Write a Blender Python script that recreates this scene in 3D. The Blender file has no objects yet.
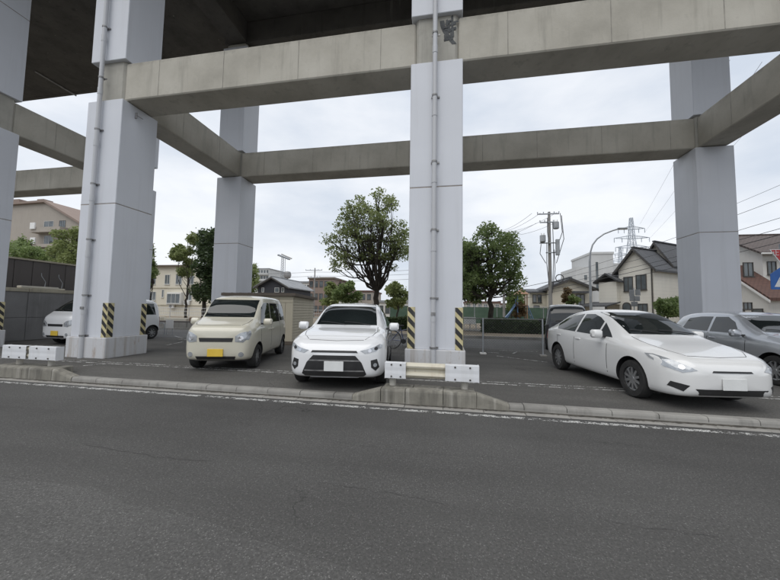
import bpy, bmesh, math, random
import numpy as np
from mathutils import Vector, Matrix
from mathutils.bvhtree import BVHTree
from mathutils.geometry import delaunay_2d_cdt
R = math.radians
scene = bpy.context.scene
col = scene.collection

# ------------------------------------------------------------------ camera
CAM_H, FPX = 1.5, 321.86            # height of the lens, focal length in pixels of a 780 px wide frame
YAW, PITCH, ROLL = R(-10.039), R(3.596), R(0.882)
FW = Vector((math.sin(YAW)*math.cos(PITCH), math.cos(YAW)*math.cos(PITCH), math.sin(PITCH)))
RT0 = Vector((math.cos(YAW), -math.sin(YAW), 0)); UP0 = RT0.cross(FW)
RT = RT0*math.cos(ROLL) + UP0*math.sin(ROLL); UP = UP0*math.cos(ROLL) - RT0*math.sin(ROLL)
camd = bpy.data.cameras.new('camera'); cam = bpy.data.objects.new('camera', camd); col.objects.link(cam)
camd.sensor_width = 36; camd.lens = FPX/780*36; camd.clip_end = 3000; camd.clip_start = .05
m = Matrix.Identity(4)
for i in range(3):
    m[i][0] = RT[i]; m[i][1] = UP[i]; m[i][2] = -FW[i]
m[2][3] = CAM_H
cam.matrix_world = m
scene.camera = cam

# ------------------------------------------------------------------ sky, sun, exposure
SUN_EL, SUN_AZ = R(64), R(205)      # azimuth clockwise from +Y
world = bpy.data.worlds.new('World'); scene.world = world; world.use_nodes = True
wn, wl = world.node_tree.nodes, world.node_tree.links
bg = wn['Background']; bg.inputs['Strength'].default_value = .1
sky = wn.new('ShaderNodeTexSky'); sky.sky_type = 'NISHITA'; sky.sun_disc = False
sky.sun_elevation = SUN_EL; sky.sun_rotation = SUN_AZ; sky.air_density = 1.3; sky.dust_density = 2.0
tc = wn.new('ShaderNodeTexCoord'); mp = wn.new('ShaderNodeMapping'); mp.inputs['Scale'].default_value = (1, 1, 2.6)
mp.inputs['Location'].default_value = (3.1, 1.7, .4)
nz = wn.new('ShaderNodeTexNoise'); nz.inputs['Scale'].default_value = 1.9; nz.inputs['Detail'].default_value = 7; nz.inputs['Roughness'].default_value = .52
rp = wn.new('ShaderNodeValToRGB')
rp.color_ramp.elements[0].position = .36; rp.color_ramp.elements[0].color = (5.6, 6.15, 7.0, 1)
rp.color_ramp.elements[1].position = .62; rp.color_ramp.elements[1].color = (8.15, 8.35, 8.7, 1)
mx = wn.new('ShaderNodeMixRGB'); mx.inputs[0].default_value = .93
wl.new(tc.outputs['Generated'], mp.inputs['Vector']); wl.new(mp.outputs['Vector'], nz.inputs['Vector'])
wl.new(nz.outputs['Fac'], rp.inputs['Fac']); wl.new(sky.outputs['Color'], mx.inputs[1]); wl.new(rp.outputs['Color'], mx.inputs[2])
wl.new(mx.outputs['Color'], bg.inputs['Color'])
sund = bpy.data.lights.new('sun', 'SUN'); sund.energy = 1.5; sund.angle = R(75); sund.color = (1, .96, .9)
sun = bpy.data.objects.new('sun', sund); col.objects.link(sun)
sd = Vector((math.sin(SUN_AZ)*math.cos(SUN_EL), math.cos(SUN_AZ)*math.cos(SUN_EL), math.sin(SUN_EL)))
sun.rotation_euler = (-sd).to_track_quat('-Z', 'Y').to_euler(); sun.location = sd*60
scene.view_settings.view_transform = 'Standard'; scene.view_settings.look = 'None'
scene.view_settings.exposure = .3; scene.view_settings.gamma = 1
scene.render.engine = 'CYCLES'
scene.render.resolution_x, scene.render.resolution_y = 1024, 761

# ------------------------------------------------------------------ helpers
def at(u, v, Y):
    """world point seen in the survey of the place at bearing (u, v), standing at depth Y"""
    d = FW + RT*((u-390)/FPX) + UP*((290-v)/FPX)
    return Vector((0, 0, CAM_H)) + d*(Y/d.y)

def mat(name, color, rough=.7, metal=0, nodes=None, spec=.5, coat=0):
    M = bpy.data.materials.new(name); M.use_nodes = True
    nt = M.node_tree; b = nt.nodes['Principled BSDF']
    b.inputs['Base Color'].default_value = (*color, 1); b.inputs['Roughness'].default_value = rough
    b.inputs['Metallic'].default_value = metal; b.inputs['Specular IOR Level'].default_value = spec
    b.inputs['Coat Weight'].default_value = coat
    if nodes: nodes(nt, b)
    return M

def N(nt, t, **kw):
    n = nt.nodes.new(t)
    for k, v in kw.items():
        if k in n.inputs: n.inputs[k].default_value = v
        else: setattr(n, k, v)
    return n

def coords(nt, scale=(1, 1, 1), kind='Object'):
    t = N(nt, 'ShaderNodeTexCoord'); mpn = N(nt, 'ShaderNodeMapping'); mpn.inputs['Scale'].default_value = scale
    nt.links.new(t.outputs[kind], mpn.inputs['Vector']); return mpn.outputs['Vector']

def noise(nt, vec, scale, detail=4, rough=.55):
    n = N(nt, 'ShaderNodeTexNoise', Scale=scale, Detail=detail, Roughness=rough)
    nt.links.new(vec, n.inputs['Vector']); return n.outputs['Fac']

def ramp(nt, fac, stops):
    r = N(nt, 'ShaderNodeValToRGB'); e = r.color_ramp.elements
    while len(e) < len(stops): e.new(.5)
    for i, (p, c) in enumerate(stops):
        e[i].position = p; e[i].color = (c, c, c, 1) if isinstance(c, (int, float)) else (*c, 1)
    nt.links.new(fac, r.inputs['Fac']); return r.outputs['Color']

def mixc(nt, fac, a, b, mode='MIX'):
    x = N(nt, 'ShaderNodeMixRGB', blend_type=mode)
    for i, s in ((0, fac), (1, a), (2, b)):
        if hasattr(s, 'is_linked'): nt.links.new(s, x.inputs[i])
        elif i == 0: x.inputs[0].default_value = s
        else: x.inputs[i].default_value = (*s, 1)
    return x.outputs['Color']

def bump(nt, b, h, strength=.3, dist=.01):
    n = N(nt, 'ShaderNodeBump', Strength=strength, Distance=dist)
    nt.links.new(h, n.inputs['Height']); nt.links.new(n.outputs['Normal'], b.inputs['Normal'])

def setc(nt, b, c): nt.links.new(c, b.inputs['Base Color'])

def tinted(lo, hi, scale=3., bscale=30, bstr=.15, detail=5, st=(1, 1, 1)):
    def f(nt, b):
        v = coords(nt, st); n = noise(nt, v, scale, detail)
        setc(nt, b, ramp(nt, n, [(.3, lo), (.7, hi)]))
        bump(nt, b, noise(nt, v, bscale, 3), bstr, .01)
    return f

def asphalt(lo, hi, speck):
    def f(nt, b):
        v = coords(nt); big = noise(nt, v, .35, 4); fine = noise(nt, v, 55, 4, .75)
        vo = N(nt, 'ShaderNodeTexVoronoi', Scale=150.); nt.links.new(v, vo.inputs['Vector'])
        c = ramp(nt, big, [(.32, lo), (.68, hi)])
        c = mixc(nt, 1, c, ramp(nt, fine, [(.33, .66), (.67, 1.32)]), 'MULTIPLY')
        # pale stones in the mix
        cs = N(nt, 'ShaderNodeSeparateColor'); nt.links.new(vo.outputs['Color'], cs.inputs['Color'])
        st = ramp(nt, cs.outputs['Red'], [(.9, 0.), (1., .55)])
        c = mixc(nt, st, c, speck)
        # oil drip stains / worn streaks along the driving direction, and hair cracks
        v2 = coords(nt, (.12, 1., 1.)); streak = noise(nt, v2, 1.5, 3)
        c = mixc(nt, ramp(nt, streak, [(.42, 0.), (.72, .38)]), c, (.05, .049, .048))
        dn = N(nt, 'ShaderNodeTexNoise', Scale=1.3, Detail=6.); nt.links.new(v, dn.inputs['Vector'])
        vv = N(nt, 'ShaderNodeVectorMath', operation='MULTIPLY_ADD'); nt.links.new(dn.outputs['Color'], vv.inputs[0]); vv.inputs[1].default_value = (1.3,)*3; nt.links.new(v, vv.inputs[2])
        cr = N(nt, 'ShaderNodeTexVoronoi', Scale=.33, feature='DISTANCE_TO_EDGE'); nt.links.new(vv.outputs[0], cr.inputs['Vector'])
        line = ramp(nt, cr.outputs['Distance'], [(0., 1.), (.0035, 0.)])
        msk = mixc(nt, 1, line, ramp(nt, noise(nt, v, .5, 2), [(.47, 0.), (.6, .75)]), 'MULTIPLY')
        c = mixc(nt, msk, c, (.02, .02, .02))
        setc(nt, b, c); bump(nt, b, mixc(nt, .5, fine, vo.outputs['Distance']), .55, .006)
    return f

def concrete(base, dark, light, streak=.55, mould=None):
    def f(nt, b):
        v = coords(nt); n = noise(nt, v, .9, 7, .6); c = ramp(nt, n, [(.25, dark), (.5, base), (.75, light)])
        vs = coords(nt, (2.6, 2.6, .22)); s = noise(nt, vs, 1.6, 5, .6)
        c = mixc(nt, ramp(nt, s, [(.55, 0.), (.8, streak)]), c, tuple(x*.45 for x in base))
        s2 = noise(nt, coords(nt, (5, 5, .15)), 1.1, 3)
        c = mixc(nt, ramp(nt, s2, [(.68, 0.), (.76, .3)]), c, (.55, .53, .48))
        bl = noise(nt, v, 3.5, 6, .7); c = mixc(nt, ramp(nt, bl, [(.58, 0.), (.75, .35)]), c, tuple(x*.6 for x in base))
        if mould:                                     # dark growth creeping down from the top edge
            sp = N(nt, 'ShaderNodeSeparateXYZ'); nt.links.new(v, sp.inputs[0])
            mm = N(nt, 'ShaderNodeMath', operation='MULTIPLY_ADD'); nt.links.new(noise(nt, coords(nt, (1, 1, .5)), 2.2, 7, .7), mm.inputs[0]); mm.inputs[1].default_value = .45
            hz = N(nt, 'ShaderNodeMath', operation='MULTIPLY'); nt.links.new(sp.outputs['Z'], hz.inputs[0]); hz.inputs[1].default_value = .5; nt.links.new(hz.outputs[0], mm.inputs[2])
            c = mixc(nt, ramp(nt, mm.outputs[0], [(mould, 0.), (mould+.2, .75)]), c, (.085, .08, .07))
        setc(nt, b, c); bump(nt, b, noise(nt, v, 22, 5, .7), .25, .012)
    return f

def weeping(nt, b):
    # old concrete with black and pale vertical runs
    v = coords(nt, kind='Object'); c = ramp(nt, noise(nt, v, 2.2, 6, .65), [(.3, (.15, .142, .12)), (.7, (.27, .257, .22))])
    d = noise(nt, coords(nt, (5.5, 5.5, .5)), 1.3, 4, .6); c = mixc(nt, ramp(nt, d, [(.5, 0.), (.66, .6)]), c, (.085, .081, .072))
    p = noise(nt, coords(nt, (8, 8, .35)), 1.1, 3, .5); c = mixc(nt, ramp(nt, p, [(.56, 0.), (.68, .5)]), c, (.40, .385, .345))
    setc(nt, b, c); bump(nt, b, noise(nt, v, 25, 5, .7), .4, .012)

def painted(base, dirt, amount=.3, rust=False):
    def f(nt, b):
        v = coords(nt); n = noise(nt, v, .7, 5); c = ramp(nt, n, [(.3, tuple(x*.93 for x in base)), (.7, base)])
        s = noise(nt, coords(nt, (3.5, 3.5, .16)), 1.5, 5, .6)
        c = mixc(nt, ramp(nt, s, [(.52, 0.), (.82, amount)]), c, dirt)
        if rust:
            r = noise(nt, coords(nt, (6, 6, 1.2)), 1.7, 5, .65)
            th = rust if isinstance(rust, float) else .64
            c = mixc(nt, ramp(nt, r, [(th, 0.), (th+.12, .6)]), c, (.28, .17, .09))
        setc(nt, b, c); bump(nt, b, noise(nt, v, 1.6, 3), .12, .02)
    return f

def siding(base, pitch=.2, axis='Z', jitter=.06):
    def f(nt, b):
        v = coords(nt); w = N(nt, 'ShaderNodeTexWave', Scale=2*math.pi/(20*pitch), bands_direction=axis, wave_profile='SAW')
        nt.links.new(v, w.inputs['Vector'])
        n = noise(nt, coords(nt, (1, 1, .3)), 1.3, 5)
        c = mixc(nt, ramp(nt, n, [(.4, 0.), (.8, .4)]), base, tuple(x*.72 for x in base))
        c = mixc(nt, ramp(nt, w.outputs['Fac'], [(.0, .45), (.1, 0.)]), c, tuple(x*.5 for x in base))
        setc(nt, b, c); bump(nt, b, w.outputs['Fac'], .4, .02)
    return f

def leafy(c1, c2, c3):
    def f(nt, b):
        g = N(nt, 'ShaderNodeNewGeometry'); n = noise(nt, coords(nt), .8, 3)
        c = ramp(nt, g.outputs['Random Per Island'], [(.0, c1), (.5, c2), (1., c3)])
        c = mixc(nt, ramp(nt, n, [(.35, 0.), (.65, .5)]), c, c1)
        setc(nt, b, c); b.inputs['Subsurface Weight'].default_value = 0
        tr = N(nt, 'ShaderNodeBsdfTranslucent'); nt.links.new(c, tr.inputs['Color'])
        ms = N(nt, 'ShaderNodeMixShader'); ms.inputs[0].default_value = .45
        out = nt.nodes['Material Output']
        nt.links.new(b.outputs[0], ms.inputs[1]); nt.links.new(tr.outputs[0], ms.inputs[2]); nt.links.new(ms.outputs[0], out.inputs['Surface'])
    return f

def worn_paint(nt, b):
    v = coords(nt); n = noise(nt, v, 7, 6, .75); n2 = noise(nt, v, 55, 3, .7)
    a = mixc(nt, .5, ramp(nt, n, [(.40, 0.), (.56, 1.)]), ramp(nt, n2, [(.42, 0.), (.58, 1.)]))
    a = ramp(nt, a, [(.6, 0.), (.82, .9)])
    tr = N(nt, 'ShaderNodeBsdfTransparent'); ms = N(nt, 'ShaderNodeMixShader'); out = nt.nodes['Material Output']
    nt.links.new(a, ms.inputs[0]); nt.links.new(tr.outputs[0], ms.inputs[1]); nt.links.new(b.outputs[0], ms.inputs[2]); nt.links.new(ms.outputs[0], out.inputs['Surface'])

def roof_tiles(base, pitch=.28):
    def f(nt, b):
        v = coords(nt); w = N(nt, 'ShaderNodeTexBrick', Scale=1/pitch*.5); w.inputs['Mortar Size'].default_value = .03
        w.inputs['Color1'].default_value = (*base, 1); w.inputs['Color2'].default_value = (*[x*.8 for x in base], 1); w.inputs['Mortar'].default_value = (*[x*.35 for x in base], 1)
        nt.links.new(v, w.inputs['Vector'])
        n = noise(nt, v, 2, 4); c = mixc(nt, ramp(nt, n, [(.4, 0.), (.7, .4)]), w.outputs['Color'], tuple(x*.7 for x in base))
        setc(nt, b, c); bump(nt, b, w.outputs['Fac'], .5, .02)
    return f

M = dict(
    road=mat('road_asphalt', (.07,)*3, .92, nodes=asphalt((.07, .069, .067), (.098, .097, .094), (.26, .255, .25)), spec=.25),
    roadpatch=mat('road_patch_asphalt', (.09,)*3, .92, nodes=asphalt((.078, .077, .075), (.108, .107, .104), (.3, .295, .285)), spec=.25),
    crack=mat('crack_dirt', (.025,)*3, .95, nodes=tinted((.03, .03, .03), (.07, .069, .067), 4)),
    lot=mat('lot_asphalt', (.07,)*3, .93, nodes=asphalt((.09, .087, .082), (.13, .126, .118), (.24, .235, .222)), spec=.25),
    street=mat('street_asphalt', (.12,)*3, .93, nodes=asphalt((.12, .12, .12), (.16, .16, .158), (.25, .25, .25)), spec=.25),
    earth=mat('park_earth', (.2, .17, .13), .95, nodes=tinted((.16, .135, .1), (.27, .23, .18), .6, 20, .4)),
    ground=mat('far_ground', (.15, .14, .12), .95, nodes=tinted((.11, .11, .095), (.18, .17, .15), .05, 3, .2)),
    kerb=mat('kerb_concrete', (.4, .39, .36), .88, nodes=concrete((.27, .262, .243), (.14, .135, .124), (.37, .36, .335), .85)),
    gutter=mat('gutter_concrete', (.33,)*3, .9, nodes=concrete((.30, .29, .27), (.17, .165, .15), (.38, .37, .34), .7)),
    block=mat('stained_concrete', (.3, .29, .26), .9, nodes=weeping),
    grit=mat('gutter_soil', (.06, .055, .045), .95, nodes=tinted((.035, .032, .027), (.1, .092, .078), 14, 60, .6)),
    line=mat('worn_white_paint', (.72, .72, .7), .8, nodes=worn_paint),
    concrete=mat('viaduct_concrete', (.3, .29, .26), .9, nodes=concrete((.42, .405, .36), (.3, .287, .253), (.5, .48, .43))),
    beam=mat('beam_concrete', (.3, .29, .26), .9, nodes=concrete((.46, .435, .375), (.335, .315, .27), (.55, .525, .46), .6, .72)),
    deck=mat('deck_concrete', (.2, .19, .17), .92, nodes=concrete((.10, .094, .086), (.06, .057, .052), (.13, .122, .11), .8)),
    seam=mat('concrete_fin', (.4, .39, .34), .9, nodes=tinted((.2, .19, .17), (.42, .4, .35), 2.5)),
    jacket=mat('painted_steel_jacket', (.6, .62, .66), .45, nodes=painted((.66, .68, .725), (.47, .475, .49), .35)),
    pedestal=mat('painted_pedestal', (.55, .55, .54), .6, nodes=painted((.58, .585, .60), (.27, .21, .14), .95, .58)),
    joint=mat('rusty_joint', (.3, .22, .16), .8, nodes=tinted((.2, .19, .18), (.36, .31, .27), 5)),
    pipe=mat('grey_pipe', (.5, .52, .54), .45, nodes=painted((.53, .54, .56), (.35, .35, .36), .35)),
    bracket=mat('bracket_steel', (.2, .2, .21), .5, .6, nodes=tinted((.2, .2, .2), (.36, .355, .35), 8)),
    yellow=mat('faded_yellow', (.62, .53, .25), .6, nodes=painted((.60, .53, .30), (.36, .33, .25), .75, .66)),
    black=mat('stripe_black', (.02,)*3, .6, nodes=painted((.03, .03, .031), (.16, .155, .14), .6)),
    rail=mat('white_guardrail', (.75, .76, .78), .4, nodes=painted((.74, .755, .78), (.45, .43, .38), .35)),
    railbeige=mat('aged_rail', (.62, .58, .47), .5, nodes=painted((.62, .585, .48), (.33, .22, .13), .5, True)),
    post=mat('rail_post', (.5, .48, .43), .6, nodes=painted((.52, .5, .45), (.3, .24, .17), .5)),
    bolt=mat('bolt_steel', (.1, .09, .09), .5, .7, nodes=tinted((.05, .05, .05), (.16, .14, .12), 20)),
    graffiti=mat('graffiti_paint', (.05, .055, .06), .7, nodes=tinted((.035, .04, .045), (.1, .105, .105), 6)),
    carwhite=mat('white_car_paint', (.78, .79, .8), .25, coat=1., nodes=tinted((.76, .77, .785), (.8, .805, .81), .7, 2, .0)),
    carpearl=mat('pearl_car_paint', (.72, .72, .7), .25, coat=1., nodes=tinted((.70, .705, .70), (.745, .745, .735), .7, 2, .0)),
    carcream=mat('cream_car_paint', (.6, .57, .47), .3, coat=1., nodes=tinted((.58, .555, .455), (.63, .60, .5), .7, 2, .0)),
    carsilver=mat('silver_car_paint', (.42, .44, .47), .28, .6, coat=1., nodes=tinted((.40, .42, .45), (.46, .48, .51), .7, 2, .0)),
    carblack=mat('dark_car_paint', (.03, .035, .04), .25, coat=1., nodes=tinted((.028, .032, .038), (.045, .05, .056), .7, 2, .0)),
    glass=mat('car_glass', (.012, .016, .017), .04, spec=.8, nodes=tinted((.01, .013, .014), (.02, .026, .026), .8, 2, .0)),
    trim=mat('black_plastic', (.018, .018, .019), .5, nodes=tinted((.014, .014, .015), (.03, .03, .031), 5, 40, .1)),
    tyre=mat('tyre_rubber', (.02,)*3, .85, nodes=tinted((.017, .017, .017), (.032, .031, .03), 8, 60, .2)),
    alloy=mat('alloy', (.5, .51, .52), .3, .85, nodes=tinted((.45, .46, .47), (.56, .57, .58), 6, 20, .05)),
    lens=mat('headlamp_lens', (.55, .58, .6), .08, .35, spec=.8, nodes=tinted((.34, .36, .38), (.5, .52, .54), 14, 20, .1)),
    redlens=mat('tail_lens', (.35, .02, .02), .12, nodes=tinted((.25, .012, .012), (.42, .03, .03), 9, 20, .1)),
    amber=mat('amber_lens', (.7, .3, .05), .15, nodes=tinted((.6, .22, .03), (.8, .38, .08), 9, 20, .1)),
    chrome=mat('chrome', (.7, .7, .72), .12, 1., nodes=tinted((.62, .62, .64), (.74, .74, .76), 4, 20, .0)),
    platew=mat('white_plate', (.72, .73, .72), .5, nodes=tinted((.68, .69, .68), (.76, .77, .76), 5)),
    platey=mat('yellow_plate', (.72, .5, .06), .5, nodes=tinted((.68, .46, .05), (.76, .54, .08), 5)),
    bark=mat('bark', (.05, .042, .035), .95, nodes=tinted((.028, .024, .02), (.08, .068, .055), 6, 18, .8, st=(2, 2, .5))),
    leaf=mat('camphor_leaf', (.07, .1, .03), .5, nodes=leafy((.175, .215, .08), (.25, .3, .115), (.36, .41, .18))),
    leafd=mat('dark_leaf', (.03, .06, .025), .5, nodes=leafy((.05, .08, .035), (.075, .115, .05), (.12, .165, .07))),
    leafm=mat('mid_leaf', (.05, .09, .03), .5, nodes=leafy((.135, .19, .07), (.195, .265, .095), (.29, .36, .15))),
    leafo=mat('rusty_leaf', (.25, .13, .05), .6, nodes=leafy((.13, .085, .045), (.2, .14, .07), (.24, .18, .09))),
    hedge=mat('hedge_leaf', (.03, .055, .02), .6, nodes=leafy((.05, .075, .03), (.075, .11, .045), (.11, .15, .06))),
    galv=mat('galvanised_steel', (.36, .38, .4), .5, .4, nodes=tinted((.3, .32, .34), (.42, .44, .46), 3, 20, .05)),
    pylon=mat('hazed_pylon_steel', (.38, .42, .47), .6, .1, nodes=tinted((.34, .38, .43), (.43, .47, .52), .4, 3, .0)),  # galvanised grey, with the distance haze put into its pale bluish colour
    pole=mat('concrete_pole', (.34, .33, .32), .85, nodes=concrete((.26, .255, .245), (.19, .185, .175), (.32, .315, .305), .3)),
    wire=mat('cable', (.05, .05, .055), .7, nodes=tinted((.04, .04, .045), (.075, .075, .08), 1)),
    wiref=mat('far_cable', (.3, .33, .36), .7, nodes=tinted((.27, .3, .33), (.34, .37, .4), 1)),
    mesh=mat('chain_link_wire', (.15, .16, .15), .5, .5, nodes=tinted((.1, .11, .1), (.2, .21, .2), 6)),
    shedwall=mat('shed_cladding', (.55, .5, .38), .6, nodes=painted((.56, .51, .395), (.4, .35, .26), .4)),
    shedroof=mat('shed_roof', (.13, .105, .08), .6, nodes=painted((.14, .115, .09), (.09, .08, .07), .5)),
    greywall=mat('grey_wall_panel', (.17, .165, .165), .8, nodes=concrete((.27, .265, .26), (.21, .206, .2), (.32, .315, .31), .4)),
    brownwall=mat('brown_hoarding', (.06, .05, .05), .7, nodes=painted((.125, .112, .106), (.09, .082, .076), .5)),
    coping=mat('beige_coping', (.45, .41, .31), .8, nodes=concrete((.46, .42, .325), (.32, .29, .22), (.55, .51, .41), .5)),
    cream=mat('cream_render', (.66, .6, .47), .85, nodes=painted((.69, .65, .55), (.54, .49, .41), .4)),
    ivory=mat('ivory_siding', (.66, .64, .55), .8, nodes=siding((.72, .70, .635), .3)),
    beige=mat('beige_siding', (.6, .57, .48), .8, nodes=siding((.60, .58, .52), .3)),
    whitewall=mat('white_render', (.7, .69, .66), .85, nodes=painted((.71, .70, .67), (.5, .48, .44), .45)),
    pinkwall=mat('pinkish_tile', (.34, .26, .22), .85, nodes=painted((.37, .335, .295), (.27, .245, .215), .4)),
    greyblock=mat('grey_tower_wall', (.52, .53, .53), .85, nodes=painted((.54, .55, .55), (.4, .4, .4), .4)),
    darkhouse=mat('charcoal_siding', (.03, .032, .04), .7, nodes=siding((.035, .037, .046), .25)),
    brownhouse=mat('brown_tile_wall', (.25, .19, .16), .8, nodes=painted((.26, .2, .17), (.18, .14, .12), .5)),
    slate=mat('slate_roof', (.09, .095, .105), .7, nodes=roof_tiles((.10, .105, .115))),
    redroof=mat('red_tile_roof', (.22, .08, .055), .7, nodes=roof_tiles((.135, .07, .055))),
    brownroof=mat('brown_tile_roof', (.14, .1, .09), .7, nodes=roof_tiles((.115, .09, .082))),
    greyroof=mat('grey_sheet_roof', (.25, .26, .27), .6, nodes=tinted((.2, .21, .22), (.3, .31, .32), .8)),
    frame=mat('window_frame', (.06, .055, .05), .5, nodes=tinted((.05, .046, .042), (.08, .074, .068), 4)),
    framew=mat('white_frame', (.62, .62, .6), .5, nodes=tinted((.58, .58, .56), (.66, .66, .64), 4)),
    pane=mat('window_pane', (.09, .11, .12), .08, spec=.8, nodes=tinted((.06, .075, .085), (.15, .17, .18), .9, 2, .0)),
    shutter=mat('brown_shutter', (.2, .12, .08), .7, nodes=tinted((.17, .1, .065), (.24, .15, .1), 3)),
    slideblue=mat('slide_blue', (.08, .19, .42), .45, nodes=painted((.12, .21, .36), (.22, .27, .34), .4)),
    orange=mat('play_orange', (.5, .2, .06), .55, nodes=painted((.34, .19, .11), (.25, .17, .12), .4)),
    greennet=mat('green_net', (.08, .26, .14), .8, nodes=tinted((.06, .11, .078), (.095, .15, .11), 1.2)),
    white=mat('white_plastic', (.75, .75, .74), .5, nodes=painted((.75, .75, .74), (.5, .48, .44), .3)),
    signred=mat('sign_red', (.5, .03, .035), .4, nodes=tinted((.45, .025, .03), (.54, .04, .045), 5)),
    signblue=mat('sign_blue', (.02, .12, .42), .4, nodes=tinted((.018, .105, .38), (.025, .14, .46), 5)),
    signwhite=mat('sign_white', (.8, .8, .79), .4, nodes=tinted((.76, .76, .75), (.82, .82, .81), 5)),
    signback=mat('sign_back', (.25, .26, .27), .5, .3, nodes=tinted((.2, .21, .22), (.3, .31, .32), 5)),
    bikeframe=mat('bicycle_frame', (.03, .05, .12), .35, coat=.6, nodes=tinted((.025, .04, .1), (.04, .06, .14), 5)),
)

ROOTLOC = {}
def tag(o, label=None, cat=None, group=None, kind=None):
    for k, v in (('label', label), ('category', cat), ('group', group), ('kind', kind)):
        if v: o[k] = v
    return o

def thing(name, label, cat, loc=(0, 0, 0), rz=0, group=None):
    o = bpy.data.objects.new(name, None); col.objects.link(o); o.location = loc; o.rotation_euler = (0, 0, rz); o.empty_display_size = .2
    return tag(o, label, cat, group)

def rootof(o):
    while o.parent: o = o.parent
    return o

class MB:
    """collects shapes into one mesh"""
    def __init__(s): s.v, s.f, s.mi = [], [], []
    def add(s, vs, fs, mi=0):
        n = len(s.v); s.v += [tuple(p) for p in vs]; s.f += [tuple(i+n for i in f) for f in fs]; s.mi += [mi]*len(fs); return s
    def box(s, x0, x1, y0, y1, z0, z1, c=0, mi=0):
        if c <= 0:
            vs = [(x, y, z) for z in (z0, z1) for y in (y0, y1) for x in (x0, x1)]
            return s.add(vs, [(0, 2, 3, 1), (4, 5, 7, 6), (0, 1, 5, 4), (2, 6, 7, 3), (0, 4, 6, 2), (1, 3, 7, 5)], mi)
        # chamfered vertical edges and top/bottom edges
        def ring(z, i): 
            a, b, d, e = x0+i, x1-i, y0+i, y1-i; k = c
            return [(a+k, d, z), (b-k, d, z), (b, d+k, z), (b, e-k, z), (b-k, e, z), (a+k, e, z), (a, e-k, z), (a, d+k, z)]
        vs = ring(z0, c*.7)+ring(z0+c, 0)+ring(z1-c, 0)+ring(z1, c*.7)
        fs = [tuple(range(7, -1, -1)), tuple(range(24, 32))]
        for r in range(3):
            for i in range(8):
                j = (i+1) % 8; fs.append((r*8+i, r*8+j, r*8+8+j, r*8+8+i))
        return s.add(vs, fs, mi)
    def tube(s, pts, rad, n=8, cap=True, mi=0):
        pts = [Vector(p) for p in pts]; rs = rad if isinstance(rad, (list, tuple)) else [rad]*len(pts)
        base = []; prev = None
        for i, p in enumerate(pts):
            d = (pts[min(i+1, len(pts)-1)]-pts[max(i-1, 0)]).normalized()
            if prev is None:
                a = Vector((0, 0, 1)) if abs(d.z) < .9 else Vector((1, 0, 0)); e1 = d.cross(a).normalized()
            else: e1 = (prev-d*prev.dot(d)).normalized()
            prev = e1; e2 = d.cross(e1)
            base += [p+(e1*math.cos(2*math.pi*k/n)+e2*math.sin(2*math.pi*k/n))*rs[i] for k in range(n)]
        fs = []
        for i in range(len(pts)-1):
            for k in range(n):
                j = (k+1) % n; fs.append((i*n+k, i*n+j, i*n+n+j, i*n+n+k))
        if cap: fs += [tuple(range(n-1, -1, -1)), tuple(range((len(pts)-1)*n, len(pts)*n))]
        return s.add(base, fs, mi)
    def prism(s, poly, a, b, axis='y', mi=0):
        """poly in the plane across `axis`, extruded from a to b"""
        n = len(poly)
        P = {'x': lambda p, t: (t, p[0], p[1]), 'y': lambda p, t: (p[0], t, p[1]), 'z': lambda p, t: (p[0], p[1], t)}[axis]
        vs = [P(p, a) for p in poly]+[P(p, b) for p in poly]
        fs = [tuple(range(n)), tuple(range(2*n-1, n-1, -1))]+[(i, i+n, (i+1) % n+n, (i+1) % n) for i in range(n)]
        return s.add(vs, fs, mi)
    def lathe(s, prof, origin=(0, 0, 0), axis='y', n=20, mi=0):
        """prof: (radius, along)"""
        vs = []
        for r, t in prof:
            for k in range(n):
                c, d = r*math.cos(2*math.pi*k/n), r*math.sin(2*math.pi*k/n)
                p = {'y': (c, t, d), 'z': (c, d, t), 'x': (t, c, d)}[axis]
                vs.append((p[0]+origin[0], p[1]+origin[1], p[2]+origin[2]))
        fs = []
        for i in range(len(prof)-1):
            for k in range(n):
                j = (k+1) % n; fs.append((i*n+k, i*n+j, i*n+n+j, i*n+n+k))
        return s.add(vs, fs, mi)
    def build(s, name, material, parent=None, local=False, smooth=False, fix=True, kind=None, label=None):
        off = Vector((0, 0, 0))
        if parent is not None and not local: off = rootof(parent).location
        me = bpy.data.meshes.new(name); me.from_pydata([(p[0]-off[0], p[1]-off[1], p[2]-off[2]) for p in s.v], [], s.f)
        mats = material if isinstance(material, (list, tuple)) else [material]
        for mm in mats: me.materials.append(M[mm])
        if len(mats) > 1: me.polygons.foreach_set('material_index', s.mi)
        if fix:
            b = bmesh.new(); b.from_mesh(me); bmesh.ops.recalc_face_normals(b, faces=b.faces); b.to_mesh(me); b.free()
        if smooth:
            for p in me.polygons: p.use_smooth = True
            try: me.set_sharp_from_angle(angle=R(38))
            except Exception: pass
        o = bpy.data.objects.new(name, me); col.objects.link(o)
        if parent is not None: o.parent = parent
        if kind: o['kind'] = kind
        if label: o['label'] = label
        return o

def struct(name, mb, m): return mb.build(name, m, kind='structure')
def copy_tree(o, parent=None):
    c = o.copy(); col.objects.link(c); c.parent = parent
    for ch in o.children: copy_tree(ch, c)
    return c

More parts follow.
